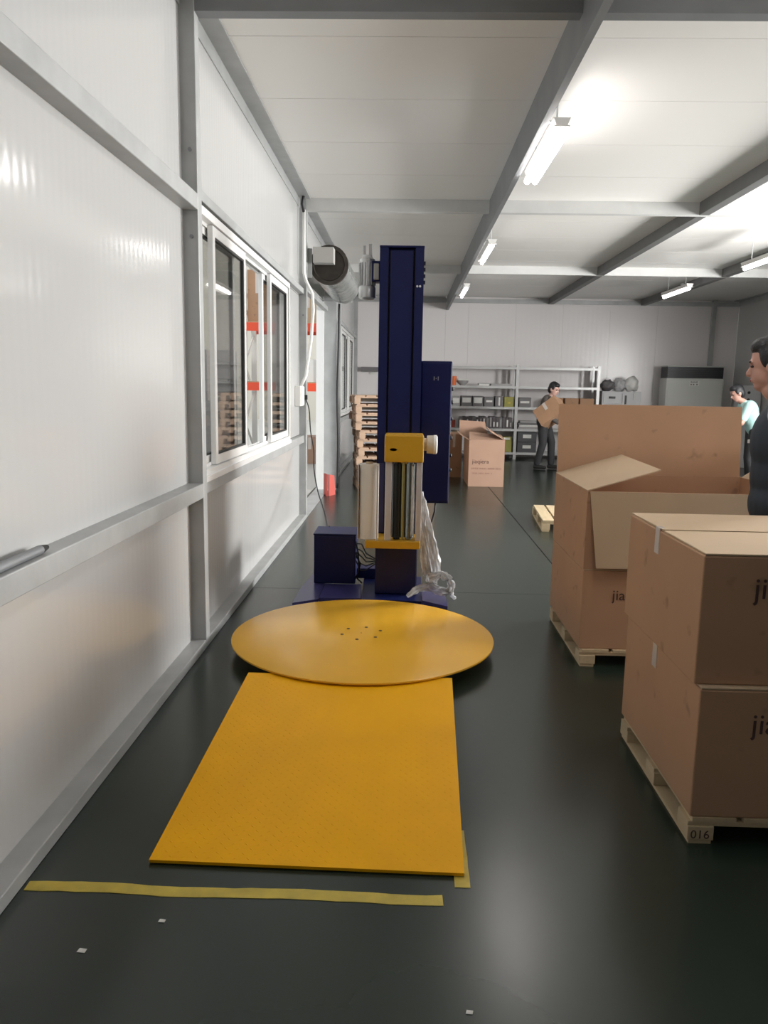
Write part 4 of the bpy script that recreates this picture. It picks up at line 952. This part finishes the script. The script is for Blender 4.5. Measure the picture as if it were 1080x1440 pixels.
    # hair: a cap over the top, back and sides of the skull
    bm = new_bm(); ell(bm, P(-0.020, 0, 0.150), (0.096, 0.082, 0.100), RM); ell(bm, P(-0.052, 0, 0.105), (0.062, 0.075, 0.095), RM)
    ell(bm, P(0.03, 0, 0.195), (0.058, 0.064, 0.045), RM)
    for s in (-1, 1): ell(bm, P(0.008, s*0.071, 0.138), (0.028, 0.012, 0.046), RM)
    fuse('hair', bm, M['hair'], t, voxel, 1)
    # shirt or jacket
    bm = new_bm(); e = 0.016
    ell(bm, v['pelvis']+Vector((0, 0, 0.03)), (0.122, 0.172, 0.115)); ell(bm, (v['pelvis']+v['chest'])/2, (0.122, 0.162, 0.18)); ell(bm, v['chest'], (0.134, 0.184, 0.205))
    capsule(bm, v['chest'], v['chest'].lerp(v['neck'], 0.85), 0.115, 0.068)
    for s in 'lr':
        capsule(bm, v['chest']+Vector((0, 0, 0.08)), v['sh'+s], 0.090, 0.078); end = 1.0 if sleeve == 'long' else 0.75
        capsule(bm, v['sh'+s], v['sh'+s].lerp(v['el'+s], end), 0.072, 0.060)
        if sleeve == 'long': capsule(bm, v['el'+s], v['el'+s].lerp(v['wr'+s], 0.86), 0.059, 0.043)
    fuse('shirt', bm, M[top], t, voxel*1.3, 14)
    if vest:
        bm = new_bm(); ell(bm, v['pelvis']+Vector((0, 0, 0.02)), (0.138, 0.190, 0.15)); ell(bm, (v['pelvis']+v['chest'])/2, (0.140, 0.180, 0.19)); ell(bm, v['chest'], (0.152, 0.198, 0.20))
        for s in 'lr':
            capsule(bm, v['chest']+Vector((0, 0, 0.10)), v['sh'+s].lerp(v['chest'], 0.42)+Vector((0, 0, 0.01)), 0.092, 0.080)
        fuse('vest', bm, M[vest], t, voxel*1.3, 20)
        one('badge', M['paper'], (v['chest'].x+0.136, v['chest'].x+0.150, 0.045, 0.068, v['chest'].z-0.012, v['chest'].z+0.004), parent=t, local=True)
    # trousers
    bm = new_bm(); ell(bm, v['pelvis']+Vector((0, 0, -0.01)), (0.118, 0.168, 0.115))
    for s in 'lr':
        capsule(bm, v['pelvis']+Vector((0, 0, -0.02)), v['hip'+s], 0.106, 0.106); capsule(bm, v['hip'+s], v['kn'+s], 0.104, 0.076); capsule(bm, v['kn'+s], v['an'+s]+Vector((0, 0, 0.03)), 0.074, 0.062)
    fuse('trousers', bm, M[bottom], t, voxel*1.3, 10)
    for s in 'lr':
        bm = new_bm(); a = v['an'+s]; q = v['toe'+s]; z0 = min(a.z-0.075, q.z-0.03)
        ell(bm, (a.x-0.02, a.y, z0+0.045), (0.055, 0.042, 0.05)); capsule(bm, (a.x-0.03, a.y, z0+0.042), (q.x+0.01, q.y, z0+0.036), 0.046, 0.036)
        for vv in bm.verts: vv.co.z = max(vv.co.z, z0+0.002)
        fuse('shoe', bm, M['shoe'], t, voxel)
    return t
STAND = dict(pelvis=(0, 0, .92), chest=(0.01, 0, 1.25), neck=(0.0, 0, 1.44), head=(0.02, 0, 1.49),
             shl=(0, .185, 1.385), shr=(0, -.185, 1.385), ell=(-.02, .235, 1.10), elr=(-.02, -.235, 1.10), wrl=(.12, .225, .88), wrr=(.12, -.225, .88),
             hipl=(0, .09, .88), hipr=(0, -.09, .88), knl=(.02, .10, .49), knr=(.02, -.10, .49), anl=(-.02, .10, .085), anr=(-.02, -.10, .085), toel=(.13, .12, .035), toer=(.13, -.12, .035))
A = dict(STAND); A.update(pelvis=(0.02, 0, .94), chest=(0.02, 0, 1.24), head=(0.095, 0, 1.475), neck=(0.045, 0, 1.43), look=(1, 0.0, -0.12), ell=(-.04, .25, 1.10), wrl=(-.02, .23, .86), elr=(-.04, -.25, 1.10), wrr=(-.02, -.23, .86))
person('man in a dark navy vest standing at the right between the carton stacks', (1.75, 3.58, 0), R(146), A, 'lilac_cloth', 'dark_cloth', 'skin', 0.0065, vest='navy_cloth')
B = dict(STAND); B.update(pelvis=(-0.02, 0, .88), chest=(0.05, 0, 1.18), neck=(0.09, 0, 1.34), head=(0.12, 0, 1.375), look=(1, -0.25, -0.35), shl=(.07, .18, 1.29), shr=(.07, -.18, 1.29),
                          ell=(.10, .24, 1.02), elr=(.10, -.24, 1.02), wrl=(.34, .20, .86), wrr=(.34, -.20, .86),
                          knl=(.13, .09, .50), anl=(.14, .09, .085), toel=(.28, .10, .035), knr=(.02, -.10, .48), anr=(-.07, -.10, .085), toer=(.07, -.12, .035))
person('worker in dark clothes walking with a tilted brown carton before the shelves', (2.56, 14.55, 0), R(-25), B, 'grey_cloth', 'dark_cloth', 'skin_pale', 0.009)
ct = thing('carried_carton', 'tilted brown carton held by the walking worker', 'box', (2.86, 14.30, 0.86))
one('body', M['card'], (-0.24, 0.24, -0.17, 0.17, -0.0, 0.34), parent=ct, local=True, bev=0.004)
one('tape', M['clear_tape'], (-0.24, 0.24, -0.03, 0.03, 0.34, 0.342), (-0.03, 0.03, -0.172, -0.17, 0.2, 0.34), parent=ct, local=True)
ct.rotation_euler = (R(-14), R(-38), R(-25)); ct.location = (2.72, 14.28, 0.93)
Cc = dict(STAND); Cc.update(pelvis=(-0.05, 0, .86), chest=(0.10, 0, 1.16), neck=(0.20, 0, 1.33), head=(0.25, 0, 1.36), look=(1, 0.1, -0.45), shl=(.15, .18, 1.28), shr=(.15, -.18, 1.28),
                            ell=(.26, .24, 1.02), elr=(.26, -.24, 1.02), wrl=(.46, .18, .90), wrr=(.46, -.18, .90), knl=(.06, .10, .47), knr=(.02, -.10, .47))
person('worker in a pale teal shirt bending forward at the far right', (5.30, 12.0, 0), R(172), Cc, 'teal_cloth', 'dark_cloth', 'skin', 0.009, sleeve='short')
wb = thing('work_table', 'grey work table in front of the teal shirted worker', 'table', (4.33, 12.0, 0))
one('table_top', M['machine_grey'], (4.05, 4.62, 11.5, 12.6, 0.80, 0.83), parent=wb, bev=0.004)
for x in (4.08, 4.55):
    for y in (11.53, 12.53): one('leg', M['steel'], (x, x+0.04, y, y+0.04, 0, 0.80), parent=wb)
